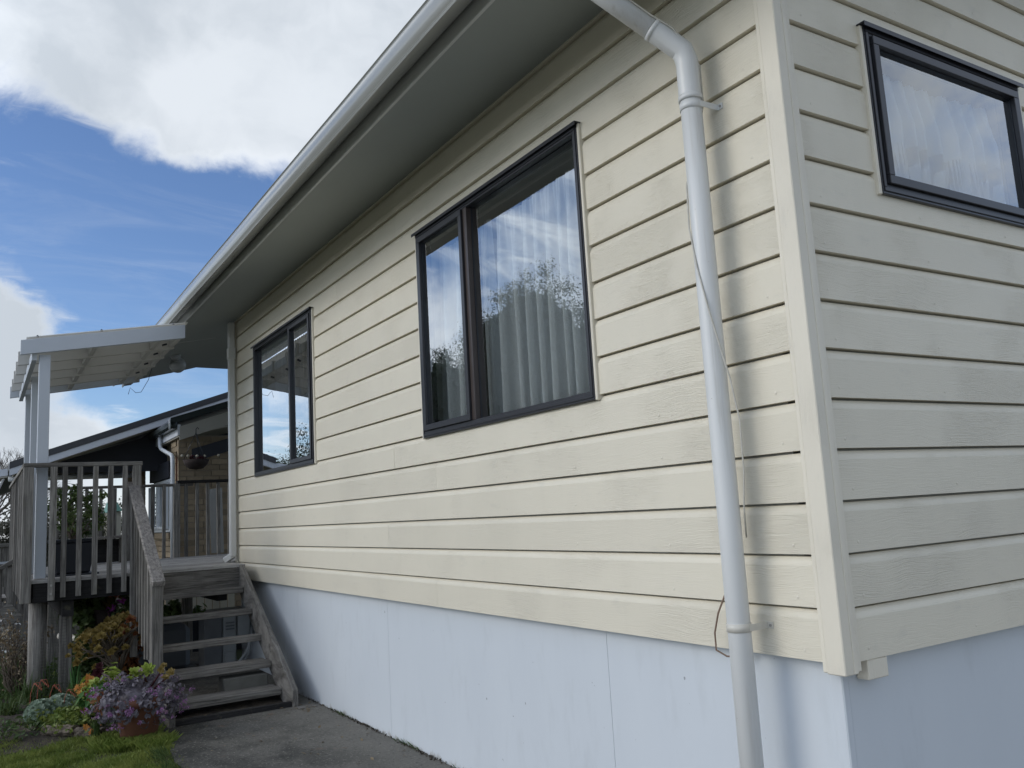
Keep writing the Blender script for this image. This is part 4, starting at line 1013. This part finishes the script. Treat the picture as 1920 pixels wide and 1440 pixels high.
# dry twiggy plant left
dr = thing('dry_shrub', 'dry twiggy brown shrub with a few yellow flowers at the left of the deck', 'shrub', (-7.3, -1.98, BZ))
tb = MB(); tips = [(-7.3+random.gauss(0, .12), -1.98+random.gauss(0, .13), -.35+random.gauss(0, .13)) for _ in range(60)]
branches(tb, (-7.3, -1.98, BZ), tips, .006, .0015, 4, .10); tb.build('twigs', 'bark', dr)
Cc = np.array(tips); leafmesh('dry_leaves', np.repeat(Cc, 12, 0)+rng.normal(size=(len(tips)*12, 3))*.035, rng.normal(size=(len(tips)*12, 3)), .022, 'dry_leaf', dr)
for q in ((-7.1, -1.86, -.22), (-7.1, -1.83, -.33)): leafmesh('flower', np.array([q])+rng.normal(size=(10, 3))*.015, rng.normal(size=(10, 3)), .025, 'flower_orange', dr)
# strappy grass clumps: (x, y, height, n)
gl_list = [(-7.0, -1.72, .44, 90, 'leaf_blade', 'wide clump of strappy green leaves in front of the mesh strip'), (-7.6, -2.02, .50, 90, 'leaf_blade', 'arching clump of grey green straps at the far left edge'),
           (-6.75, -1.90, .36, 80, 'grass_dark', 'soft low grassy clump behind the coral flowered succulent'), (-6.55, -1.57, .28, 60, 'grass_dark', 'low grassy clump between the sword leaves and orange flowers'),
           (-8.3, -2.0, .40, 80, 'grass_dark', 'bushy green clump near the white flowers at left'), (-6.35, -2.05, .24, 70, 'grass_dark', 'short grassy tuft at the left picture edge by the lawn')]
for (x, y, h, n, mm, lb) in gl_list:
    o = blades('grass_clump', (x, y, BZ-.02), n, h, h*.9, .011, mm, lean=.9, rad=.10); tag(o, lb, 'plant', 'grassy clumps in the garden bed')
o = blades('sword_leaf_plant', (-6.72, -1.56, BZ), 9, .40, .09, .035, 'leaf_sword', lean=.5, rad=.04); tag(o, 'upright bright green sword leaves in front of the square deck post', 'plant')
o = leafmesh('white_flowers', np.array([(-7.9, -2.07, -.42)])+rng.normal(size=(90, 3))*np.array([.1, .05, .11]), rng.normal(size=(90, 3)), .028, 'white_pvc'); tag(o, 'cluster of small white flowers at the left picture edge', 'flowers')
# ground-cover foliage in the bed (uncountable)
Pn = []; 
for _ in range(5200):
    x = random.uniform(-8.6, -5.5); y = random.uniform(-2.3, -1.12); Pn.append((x, y, BZ+abs(random.gauss(0, .03))+.03*math.sin(x*9)*math.cos(y*11)))
Pn = np.array(Pn); o = leafmesh('ground_cover', Pn, rng.normal(size=(len(Pn), 3))+np.array([0, 0, 1.]), .026, 'grass_dark', kind='stuff'); tag(o, 'low mixed green ground cover between the garden plants', 'ground cover', kind='stuff')
Pn = np.array([(random.gauss(-5.95, .22), random.gauss(-1.68, .09), BZ+.02+abs(random.gauss(0, .035))) for _ in range(2200)]); o = leafmesh('bright_ground_cover', Pn, rng.normal(size=(len(Pn), 3))+np.array([0, 0, 1.]), .024, 'grass', kind='stuff'); tag(o, 'bright green creeping foliage spilling over the log edging', 'ground cover', kind='stuff')
# echeveria mounds
ros_e = rosette_mesh('rosette', 26, .042, 'leaf_echeveria', .42, .6)
def mound(x, y, r, h, lb, n):
    t = thing('echeveria_mound', lb, 'succulent', (x, y, BZ), 'echeveria mounds in the garden bed')
    MB().blob((x, y, BZ+h*.30), (r*.85, r*.85, h*.55), .05, 12, 8).build('core', 'leaf_green', t)
    for i in range(n):
        a = i*2.39996; u = (i+.5)/n; th_ = math.acos(1-u*1.05); nx_, ny_, nz_ = math.sin(th_)*math.cos(a), math.sin(th_)*math.sin(a), math.cos(th_)
        o = link('rosette', ros_e, t); o.location = (x+r*nx_, y+r*ny_, BZ+h*.25+h*.75*nz_); o.rotation_euler = Vector((nx_, ny_, nz_)).to_track_quat('Z', 'Y').to_euler(); k = random.uniform(.75, 1.15); o.scale = (k, k, k)
mound(-6.0, -1.845, .105, .15, 'largest pale green echeveria mound left of the log edging', 34)
mound(-6.25, -1.70, .12, .13, 'wide pale echeveria mound behind the other two mounds', 34)
mound(-6.02, -1.71, .075, .11, 'small pale echeveria mound in the middle of the three', 22)
# coral flower stems
for i, (x, y, h, lb) in enumerate(((-6.05, -1.93, .30, 'leftmost nodding coral flower stem above the pale mounds'), (-6.1, -1.88, .31, 'tallest coral flower stem above the pale mounds'), (-6.0, -1.80, .27, 'coral flower stem over the largest pale mound'), (-5.98, -1.70, .22, 'short coral flower stem over the smallest mound'))):
    t = thing('coral_flower_stem', lb, 'flower', (x, y, BZ), 'coral flower stems'); MB().tube([(x, y, BZ), (x, y+.01, BZ+h*.7), (x, y+.03, BZ+h*.95), (x, y+.07, BZ+h*.95), (x, y+.085, BZ+h*.8)], .0022, 5).build('stem', 'flower_coral', t)
    for k in range(5): MB().blob((x+random.uniform(-.012, .012), y+.04+.011*k, BZ+h*.93-.012*k), (.006, .006, .010), .1, 6, 4).build('floret', 'flower_coral', t)
# orange gazanias
daisy = rosette_mesh('daisy', 16, .036, 'flower_orange', .22, .1, .35)
for i, (x, y, z, lb) in enumerate(((-5.9, -1.60, -.66, 'orange flower cluster left of the upper cluster behind the log edging'), (-5.9, -1.53, -.60, 'largest orange flower cluster beside the purple plant'), (-5.15, -1.56, -.79, 'orange flower pair low beside the terracotta pot'))):
    t = thing('orange_flowers', lb, 'flowers', (x, y, BZ), 'orange flower clusters')
    for k in range((4, 5, 3)[i]):
        q = (x+random.gauss(0, .03), y+random.gauss(0, .028), z+random.gauss(0, .028)); put(daisy, 'flower', t, q, random.uniform(.7, 1.05), (random.uniform(-.6, .6), random.uniform(.2, 1.2)))
    blades('leaves', (x, y, BZ), 30, .16, .12, .012, 'grass_dark', t)
# terracotta pot and purple plant
pot = thing('terracotta_pot', 'terracotta pot overflowing with purple foliage at the foot of the stairs', 'pot', (-4.97, -1.30, GZ))
PXc, PYc = -4.97, -1.30
MB().lathe([(.0, .0), (.115, .0), (.155, .24), (.17, .25), (.175, .30), (.155, .30), (.15, .25), (.0, .24)], (PXc, PYc, GZ+.004), 28).build('pot_body', 'terracotta', pot)
pp = thing('purple_flower_plant', 'grey purple leafed plant with small pink purple flowers in the terracotta pot', 'plant', (PXc, PYc, GZ+.25))
Cn = []; Nn = []
for _ in range(260):
    d = Vector((random.gauss(0, 1), random.gauss(0, 1), random.gauss(.25, .8))).normalized(); r = random.uniform(.75, 1.02)
    c = Vector((PXc, PYc, GZ+.275))+Vector((d.x*.26, d.y*.30, d.z*.17 if d.z > 0 else d.z*.22))*r
    if random.random() < .18: c += Vector((d.x, d.y, abs(d.z)*.8))*random.uniform(.02, .07)
    for k in range(random.randint(5, 11)):
        e = Vector((random.gauss(0, 1), random.gauss(0, 1), random.gauss(0, 1))).normalized(); Cn.append(tuple(c+e*.026)); Nn.append(tuple(e+d*.8))
leafmesh('leaves', np.array(Cn), np.array(Nn), .030, 'leaf_grey', pp, aspect=1.15)
MB().blob((PXc, PYc, GZ+.30), (.15, .15, .09), .1, 12, 8).build('core', 'leaf_grey', pp)
mb = MB()
fl_me = []
for k in range(3):
    Cf = rng.normal(size=(18, 3))*np.array([.011, .011, .009]); n = len(Cf)
    o = leafmesh('flower', Cf, rng.normal(size=(n, 3))+Cf*80, .012, 'flower_purple', pp, aspect=1.2); fl_me.append(o.data); bpy.data.objects.remove(o)
for k in range(54):
    d = Vector((random.gauss(.5, 1), random.gauss(-.2, 1), random.gauss(.2, .8))).normalized(); c = Vector((PXc, PYc, GZ+.285))+Vector((d.x*.28, d.y*.32, d.z*.20))*random.uniform(.9, 1.12)
    o = link('flower', random.choice(fl_me), pp); o.location = c; kk = random.uniform(.8, 1.3); o.scale = (kk, kk, kk); o.rotation_euler.z = random.uniform(0, 6)
Cn = np.array([(PXc-.0, PYc-.25, GZ+.30)])+rng.normal(size=(80, 3))*np.array([.05, .04, .035]); o = leafmesh('red_leaves', Cn, rng.normal(size=(80, 3)), .022, 'leaf_red', pp)
# bright rosettes on stems growing out of the pot
ros_b = rosette_mesh('rosette', 30, .062, 'leaf_bright', .30, .2, .8); ros_o = rosette_mesh('rosette', 20, .036, 'leaf_tan', .30, .2, .7); ros_d = rosette_mesh('rosette', 26, .055, 'leaf_burgundy', .30, .2, .8)
br = thing('green_aeonium', 'bright lime green aeonium rosettes on bare stems above the purple plant', 'succulent', (PXc, PYc, GZ+.3))
mb = MB()
for (y, z, me, sc, x) in ((-1.325, -.455, ros_b, 1.15, -4.95), (-1.25, -.445, ros_b, 1.1, -4.95), (-1.175, -.44, ros_o, 1, -4.85), (-1.12, -.46, ros_o, 1.15, -4.8), (-1.155, -.49, ros_o, 1.1, -4.8), (-1.36, -.50, ros_b, .6, -5.0), (-1.15, -.42, ros_o, .9, -4.9)):
    put(me, 'rosette', br, (x, y, z), sc, (random.uniform(-.3, .3), random.uniform(.3, .9)))
    mb.tube([(PXc-.03, PYc+.03, GZ+.30), ((x+PXc)/2+.02, (y+PYc)/2-.02, -.58), (x-.005, y, z-.01)], .006, 7)
mb.build('stem', 'leaf_burgundy', br)
bd_ = thing('burgundy_aeonium', 'dark burgundy aeonium rosette on a leaning stem left of the lime green rosettes', 'succulent', (-5.6, -1.42, BZ))
mb = MB(); mb.tube([(-5.35, -1.37, BZ), (-5.4, -1.38, -.66), (-5.5, -1.44, -.53), (-5.55, -1.49, -.50)], .009, 7); mb.build('stem', 'bark', bd_)
put(ros_d, 'rosette', bd_, (-5.55, -1.50, -.50), 1.0, (0, .5)); put(ros_d, 'rosette', bd_, (-5.6, -1.485, -.46), .7, (0, .9))
lg = shrub('broad_leaf_plant', 'broad leafed green plant behind the purple pot plant', (-5.9, -1.42, BZ), (-5.9, -1.40, -.68), (.15, .16, .13), 22, 14, .07, .06, 'leaf_bright', cat='plant')
shrub('blue_leaf_plant', 'bluish green leafy plant between burgundy rosette and purple plant', (-5.7, -1.45, BZ), (-5.7, -1.45, -.72), (.12, .12, .10), 16, 12, .06, .075, 'leaf_sword', cat='plant', asp=2.4)
shrub('weedy_mound', 'dull green weedy mound below the aeonium trunk', (-7.1, -1.38, BZ), (-7.1, -1.36, -.74), (.3, .18, .13), 40, 22, .07, .03, 'grass_dark', cat='plant')
for (x_, y_, h_, mm_, lb_) in ((-6.9, -1.50, .14, 'leaf_green', 'small leafy weed at the foot of the square deck post'), (-6.35, -1.45, .16, 'leaf_tan', 'brownish leafy plant under the aeonium rosettes'), (-6.0, -1.50, .12, 'leaf_green', 'small green plant between the orange flowers and the burgundy rosette'),
        (-7.3, -1.60, .16, 'leaf_bright', 'yellow green leafy plant behind the sword leaves'), (-6.9, -1.05, .2, 'leaf_red', 'rusty red leafed plant under the stair handrail'), (-6.2, -1.25, .17, 'leaf_green', 'leafy green plant between the stair newel and the aeonium trunk'), (-7.6, -1.75, .22, 'leaf_green', 'leafy plant behind the strappy clump by the round pile')):
    shrub('bed_plant', lb_, (x_, y_, BZ), (x_, y_, BZ+h_*.6), (h_*.75, h_*.8, h_*.55), 26, 20, .055, .035, mm_, cat='plant', twig=.003)
shrub('rusty_shrub', 'tall rusty green shrub filling the gap beside the stair balusters', (-7.0, -1.12, BZ), (-7.0, -1.13, -.50), (.16, .14, .24), 46, 26, .07, .036, 'leaf_red')
shrub('tall_green_plant', 'tall mixed green foliage between the square post and the aeonium trunk', (-7.35, -1.45, BZ), (-7.35, -1.42, -.55), (.2, .17, .22), 50, 26, .075, .042, 'leaf_green', cat='plant')
# log edging: rough split sleepers
def log(a, b, r, lb):
    mb = MB(); a = Vector(a); b = Vector(b); nseg = 14; v = []; f = []; d = (b-a).normalized(); s = Vector((-d.y, d.x, 0)); m_ = 10; rr = [r*random.uniform(.78, 1.12) for _ in range(m_)]
    for i in range(nseg+1):
        p = a.lerp(b, i/nseg)
        for j in range(m_):
            an = 2*PI*j/m_; q = rr[j]*(1+.10*math.sin(i*1.3+j*2.1))*random.uniform(.94, 1.04); v.append(tuple(p+s*(q*math.cos(an))+Vector((0, 0, q*.8*math.sin(an)))))
    for i in range(nseg):
        for j in range(m_): f.append((i*m_+j, i*m_+(j+1) % m_, (i+1)*m_+(j+1) % m_, (i+1)*m_+j))
    mb.add(v, f); mb.f += [tuple(range(m_-1, -1, -1)), tuple(range(nseg*m_, (nseg+1)*m_))]; mb.sm += [False, False]
    tag(mb.build('edging_log', 'log_wood'), lb, 'log', 'rotting logs edging the garden bed')
log((-5.62, -1.84, GZ+.045), (-5.45, -1.655, GZ+.05), .055, 'split rotting log edging the bed below the pale mounds')
log((-5.40, -1.645, GZ+.04), (-5.22, -1.50, GZ+.04), .050, 'shorter rotting log edging beside the terracotta pot')
log((-6.1, -2.2, GZ+.03), (-5.75, -1.9, GZ+.03), .05, 'dark half buried log at the left end of the edging')
# lawn blades
v = []; f = []
def lawnfn(x, y): return math.sin(x*5.1+1.3*math.sin(y*3))*math.sin(y*6.3+x)+.6*math.sin(x*13+y*7)
cnt = 0
while cnt < 42000:
    x = random.uniform(-6.1, -3.7); y = random.uniform(-2.5, -1.16)
    if x < -5.30 and y > -1.60-(x+5.3)*-.9: continue
    if x < -5.3-(y+1.5)*-.75 and y > -1.95: continue
    den = .55+.45*lawnfn(x, y)
    if random.random() > max(.10, den): continue
    cnt += 1; h = random.uniform(.012, .040)*(1.15 if den > .6 else .8); a = random.uniform(0, 6.28); w = random.uniform(.0012, .0026); l = random.uniform(0, .8)*h
    b_ = random.uniform(0, 6.28); dx, dy = math.cos(a)*w, math.sin(a)*w; o = len(v); z = GZ+.002
    v += [(x-dx, y-dy, z), (x+dx, y+dy, z), (x+math.cos(b_)*l*.4+dx*.7, y+math.sin(b_)*l*.4+dy*.7, z+h*.6), (x+math.cos(b_)*l, y+math.sin(b_)*l, z+h)]; f += [(o, o+1, o+2), (o, o+2, o+3)]
me = bpy.data.meshes.new('lawn_grass'); me.from_pydata(v, [], f); me.materials.append(M['grass']); o = link('lawn_grass', me, kind='stuff'); tag(o, 'short bright green lawn grass in the lower left corner', 'grass', kind='stuff')
v = []; f = []
for (cx0, cy0, rr_, n_) in ((-4.95, -1.42, .20, 3000), (-4.75, -1.25, .14, 1500), (-5.05, -1.22, .07, 500)):
    for _ in range(n_):
        a = random.uniform(0, 6.28); r = rr_*math.sqrt(random.random()); x = cx0+r*math.cos(a)*1.3; y = cy0+r*math.sin(a)
        h = random.uniform(.03, .085); b_ = random.uniform(0, 6.28); w = .0018; l = random.uniform(.1, .9)*h; o = len(v); dx, dy = math.cos(a)*w, math.sin(a)*w
        v += [(x-dx, y-dy, GZ), (x+dx, y+dy, GZ), (x+math.cos(b_)*l*.4, y+math.sin(b_)*l*.4, GZ+h*.6), (x+math.cos(b_)*l, y+math.sin(b_)*l, GZ+h*.9)]; f += [(o, o+1, o+2), (o, o+2, o+3)]
me = bpy.data.meshes.new('long_grass'); me.from_pydata(v, [], f); me.materials.append(M['grass']); o = link('long_grass', me, kind='stuff'); tag(o, 'longer grass and weeds growing around the terracotta pot', 'grass', kind='stuff')
# debris at the wall base
Pd = np.array([(random.choice((-5.2, -4.8, -4.6, -4.3, -4.1, -3.9, -3.4, -3.2, -3.0, -2.6, -2.0))+random.gauss(0, .12), fy-.004-abs(random.gauss(0, .014)), GZ+.026+random.uniform(0, .006)) for _ in range(420)]); o = leafmesh('leaf_debris', Pd, rng.normal(size=(len(Pd), 3))+np.array([0, 0, .6]), .011, 'soil', kind='stuff'); tag(o, 'dark leaf litter in the joint between path and foundation', 'debris', kind='stuff')

Pd = np.array([(random.uniform(-5.4, -2.4), random.uniform(-1.2, -.02), GZ+.027) for _ in range(60)]+[(random.gauss(-5.0, .12), random.gauss(-.12, .07), GZ+.028) for _ in range(30)]); o = leafmesh('fallen_leaves', Pd, rng.normal(size=(len(Pd), 3))*.25+np.array([0, 0, 1.]), .020, 'dry_leaf', kind='stuff'); tag(o, 'scattered small dry leaves and twigs on the concrete path', 'leaf litter', kind='stuff')
v = []; f = []
for (x0_, y0_, n_) in ((-4.3, -1.27, 260), (-3.9, -1.28, 200), (-3.4, .035, 60), (-4.55, .035, 40), (-2.5, .035, 50), (-5.3, -1.13, 150)):
    for _ in range(n_):
        x = x0_+random.gauss(0, .10); y = y0_+random.gauss(0, .03 if y0_ < 0 else .006); h = random.uniform(.015, .055)*(1 if y0_ < 0 else .8); b_ = random.uniform(0, 6.28); l = h*random.uniform(.2, 1); o = len(v); dx, dy = .0014*math.sin(b_), .0014*math.cos(b_); z = GZ+.02
        v += [(x-dx, y-dy, z), (x+dx, y+dy, z), (x+math.cos(b_)*l*.4, y-abs(math.sin(b_))*l*.4, z+h*.6), (x+math.cos(b_)*l, y-abs(math.sin(b_))*l, z+h)]; f += [(o, o+1, o+2), (o, o+2, o+3)]
me = bpy.data.meshes.new('edge_weeds'); me.from_pydata(v, [], f); me.materials.append(M['grass_dark']); o = link('edge_weeds', me, kind='stuff'); tag(o, 'small weeds and grass tufts along the edges of the concrete path', 'weeds', kind='stuff')
# ------------------------------------------------------------ background trees
def tree(name, label, base, h, cr, nclump, nleaf, leaf, mat, group=None, trunk=.15, crad=.5, shell=.35, tops=3):
    t = thing(name, label, 'tree', base, group); bx_, by_, bz_ = base
    allP = []; allN = []; tips = []
    for k in range(tops):
        a = random.uniform(0, 6.28); o = .45*cr[0] if k else 0
        c = (bx_+o*math.cos(a), by_+o*math.sin(a), bz_+h-cr[2]*(1+.25*(k > 0))-(.25*cr[2]*k/tops)); s = 1 if k == 0 else random.uniform(.6, .85)
        Pp, Nv, cc = clumps(c, [q*s for q in cr], nclump//tops, nleaf, crad, shell); allP.append(Pp); allN.append(Nv); tips += [tuple(q) for q in cc[:8]]
    if name == 'garden_tree':
        e_ = rng.normal(size=(2600, 3)); e_ /= np.linalg.norm(e_, axis=1)[:, None]; e_ *= rng.uniform(0, 1, (2600, 1))**.4
        allP.append(e_*np.array(cr)*.72+np.array([bx_, by_, bz_+h-cr[2]*1.12])); allN.append(rng.normal(size=(2600, 3))+np.array([0, 1.5, 0]))
        e2 = e_*np.array([cr[0]*1.5, .6, h*.32])+np.array([bx_, by_, bz_+h*.34]); leafmesh('undergrowth', e2, rng.normal(size=(2600, 3))+np.array([0, 1.5, 0]), .42, mat, t); leafmesh('inner_foliage', allP[-1], allN[-1], .36, mat, t); allP.pop(); allN.pop()
    leafmesh('crown', np.concatenate(allP), np.concatenate(allN), leaf, mat, t, aspect=1.5)
    mb = MB(); fork = (bx_, by_, bz_+h*.38); mb.tube([base, (bx_+.05, by_, bz_+h*.2), fork], [trunk, trunk*.8, trunk*.6], 8); branches(mb, fork, tips, trunk*.4, trunk*.08, 5, .06); mb.build('trunk', 'bark', t)
    return t
# trees across the garden, seen reflected in the windows
tree('garden_tree', 'dark evergreen tree standing across the garden and reflected in the large window', (-28.6, -18, GZ), 11.9, (2.9, 2.6, 3.0), 420, 170, .085, 'tree_leaf', 'trees across the garden', .3, .75, .3)
tree('garden_tree', 'lower spreading tree right of the tall one in the window reflection', (-24.3, -18.5, GZ), 9.7, (2.8, 2.4, 2.6), 360, 160, .085, 'tree_leaf', 'trees across the garden', .25, .7)
tree('garden_tree', 'broad tree left of the tall one in the window reflection', (-32.3, -18.5, GZ), 9.9, (2.8, 2.5, 2.8), 360, 160, .085, 'tree_leaf', 'trees across the garden', .25, .7)
tree('garden_tree', 'smaller feathery tree reflected in the narrow light of the large window', (-37.3, -18, GZ), 10.2, (2.4, 2.2, 2.6), 300, 150, .085, 'tree_leaf', 'trees across the garden', .2, .7)
HL = ['distant dark tree low at the left of the far small window reflection', 'distant dark tree rising in the opening sash reflection of the far window', 'distant dark tree between the two tree groups in the reflections', 'low dark tree furthest left in the reflections']
for i, (x, y, h) in enumerate(((-66, -20, 7.6), (-58, -19, 8.6), (-48, -19, 7.0), (-74, -20, 7.2))):
    tree('hedge_tree', HL[i], (x, y, GZ), h, (3.6, 2.4, 2.6), 200, 60, .14, 'tree_leaf', 'distant trees low in the reflections', .2, .9)
# belt of scrub beyond the deck on the left
belt = [(-22, -2.2, 2.5, 'hedge_leaf'), (-22.5, -1.0, 2.35, 'hedge_leaf'), (-25, -.1, 2.6, 'far_leaf'), (-27, 1.1, 2.5, 'far_leaf'), (-24, -3.9, 2.7, 'far_leaf')]
lbs = ['brownish bare hedge tree behind the left balusters', 'brownish hedge tree seen through the deck balusters', 'dull green far tree behind the black tub', 'dull far tree beside the brick pier', 'dull green far tree at the left picture edge']
for (x, y, h, mm), lb in zip(belt, lbs): tree('far_tree', lb, (x, y, GZ), h, (1.0, 1.0, 1.15), 180, 80, .06, mm, 'scrubby trees beyond the deck', .12, .38, .1)
# bare tree
bt = thing('bare_tree', 'leafless winter tree rising behind the left posts', 'tree', (-30, -2.2, GZ)); mb = MB()
def grow(p, d, L, r, dep):
    q = p+d*L; mid = p+d*L*.5+Vector((random.uniform(-1, 1), random.uniform(-1, 1), 0))*L*.05; mb.tube([p, mid, q], [r, r*.85, r*.68], 5 if dep > 2 else 3, caps=False)
    if dep == 0: return
    for _ in range(3 if dep < 5 else 4):
        nd_ = (d+Vector((random.uniform(-1, 1), random.uniform(-1, 1), random.uniform(-.35, .7)))*.72).normalized(); grow(q, nd_, L*random.uniform(.62, .86), r*.62, dep-1)
grow(Vector((-30, -2.25, GZ)), Vector((0, 0, 1)), 1.35, .075, 6); mb.build('branches', 'bare_bark', bt)
# distant fence and small green roof shed beyond
f3 = thing('far_fence', 'distant grey timber fence with a white rail at the left edge', 'fence', (-16, -2.5, GZ))
pal3 = MB().box(-.015, .015, -.06, .06, 0, 1.30).mesh('paling'); pal3.materials.append(M['wood_z'])
for i in range(22): o = link('paling', pal3, f3); o.location = (-16, -4.2+.13*i, GZ)
B(-15.98, -15.94, -4.3, -1.4, .40, .46).build('top_rail', 'wood_y', f3); B(-15.97, -15.95, -4.3, -1.4, .10, .14).build('white_rail', 'white_paint', f3)
sh = thing('green_shed', 'small pale green roofed shed far off between the balusters and the brick pier', 'shed', (-24, 1.0, GZ))
B(-26, -24.2, .86, 1.08, GZ, 1.11).build('shed_wall', 'pale_fence', sh); mb = MB(); mb.prism([(.84, 1.12), (.93, 1.42), (1.10, 1.12)], 'x', -26.1, -24.1); mb.build('shed_roof', 'green_iron', sh)
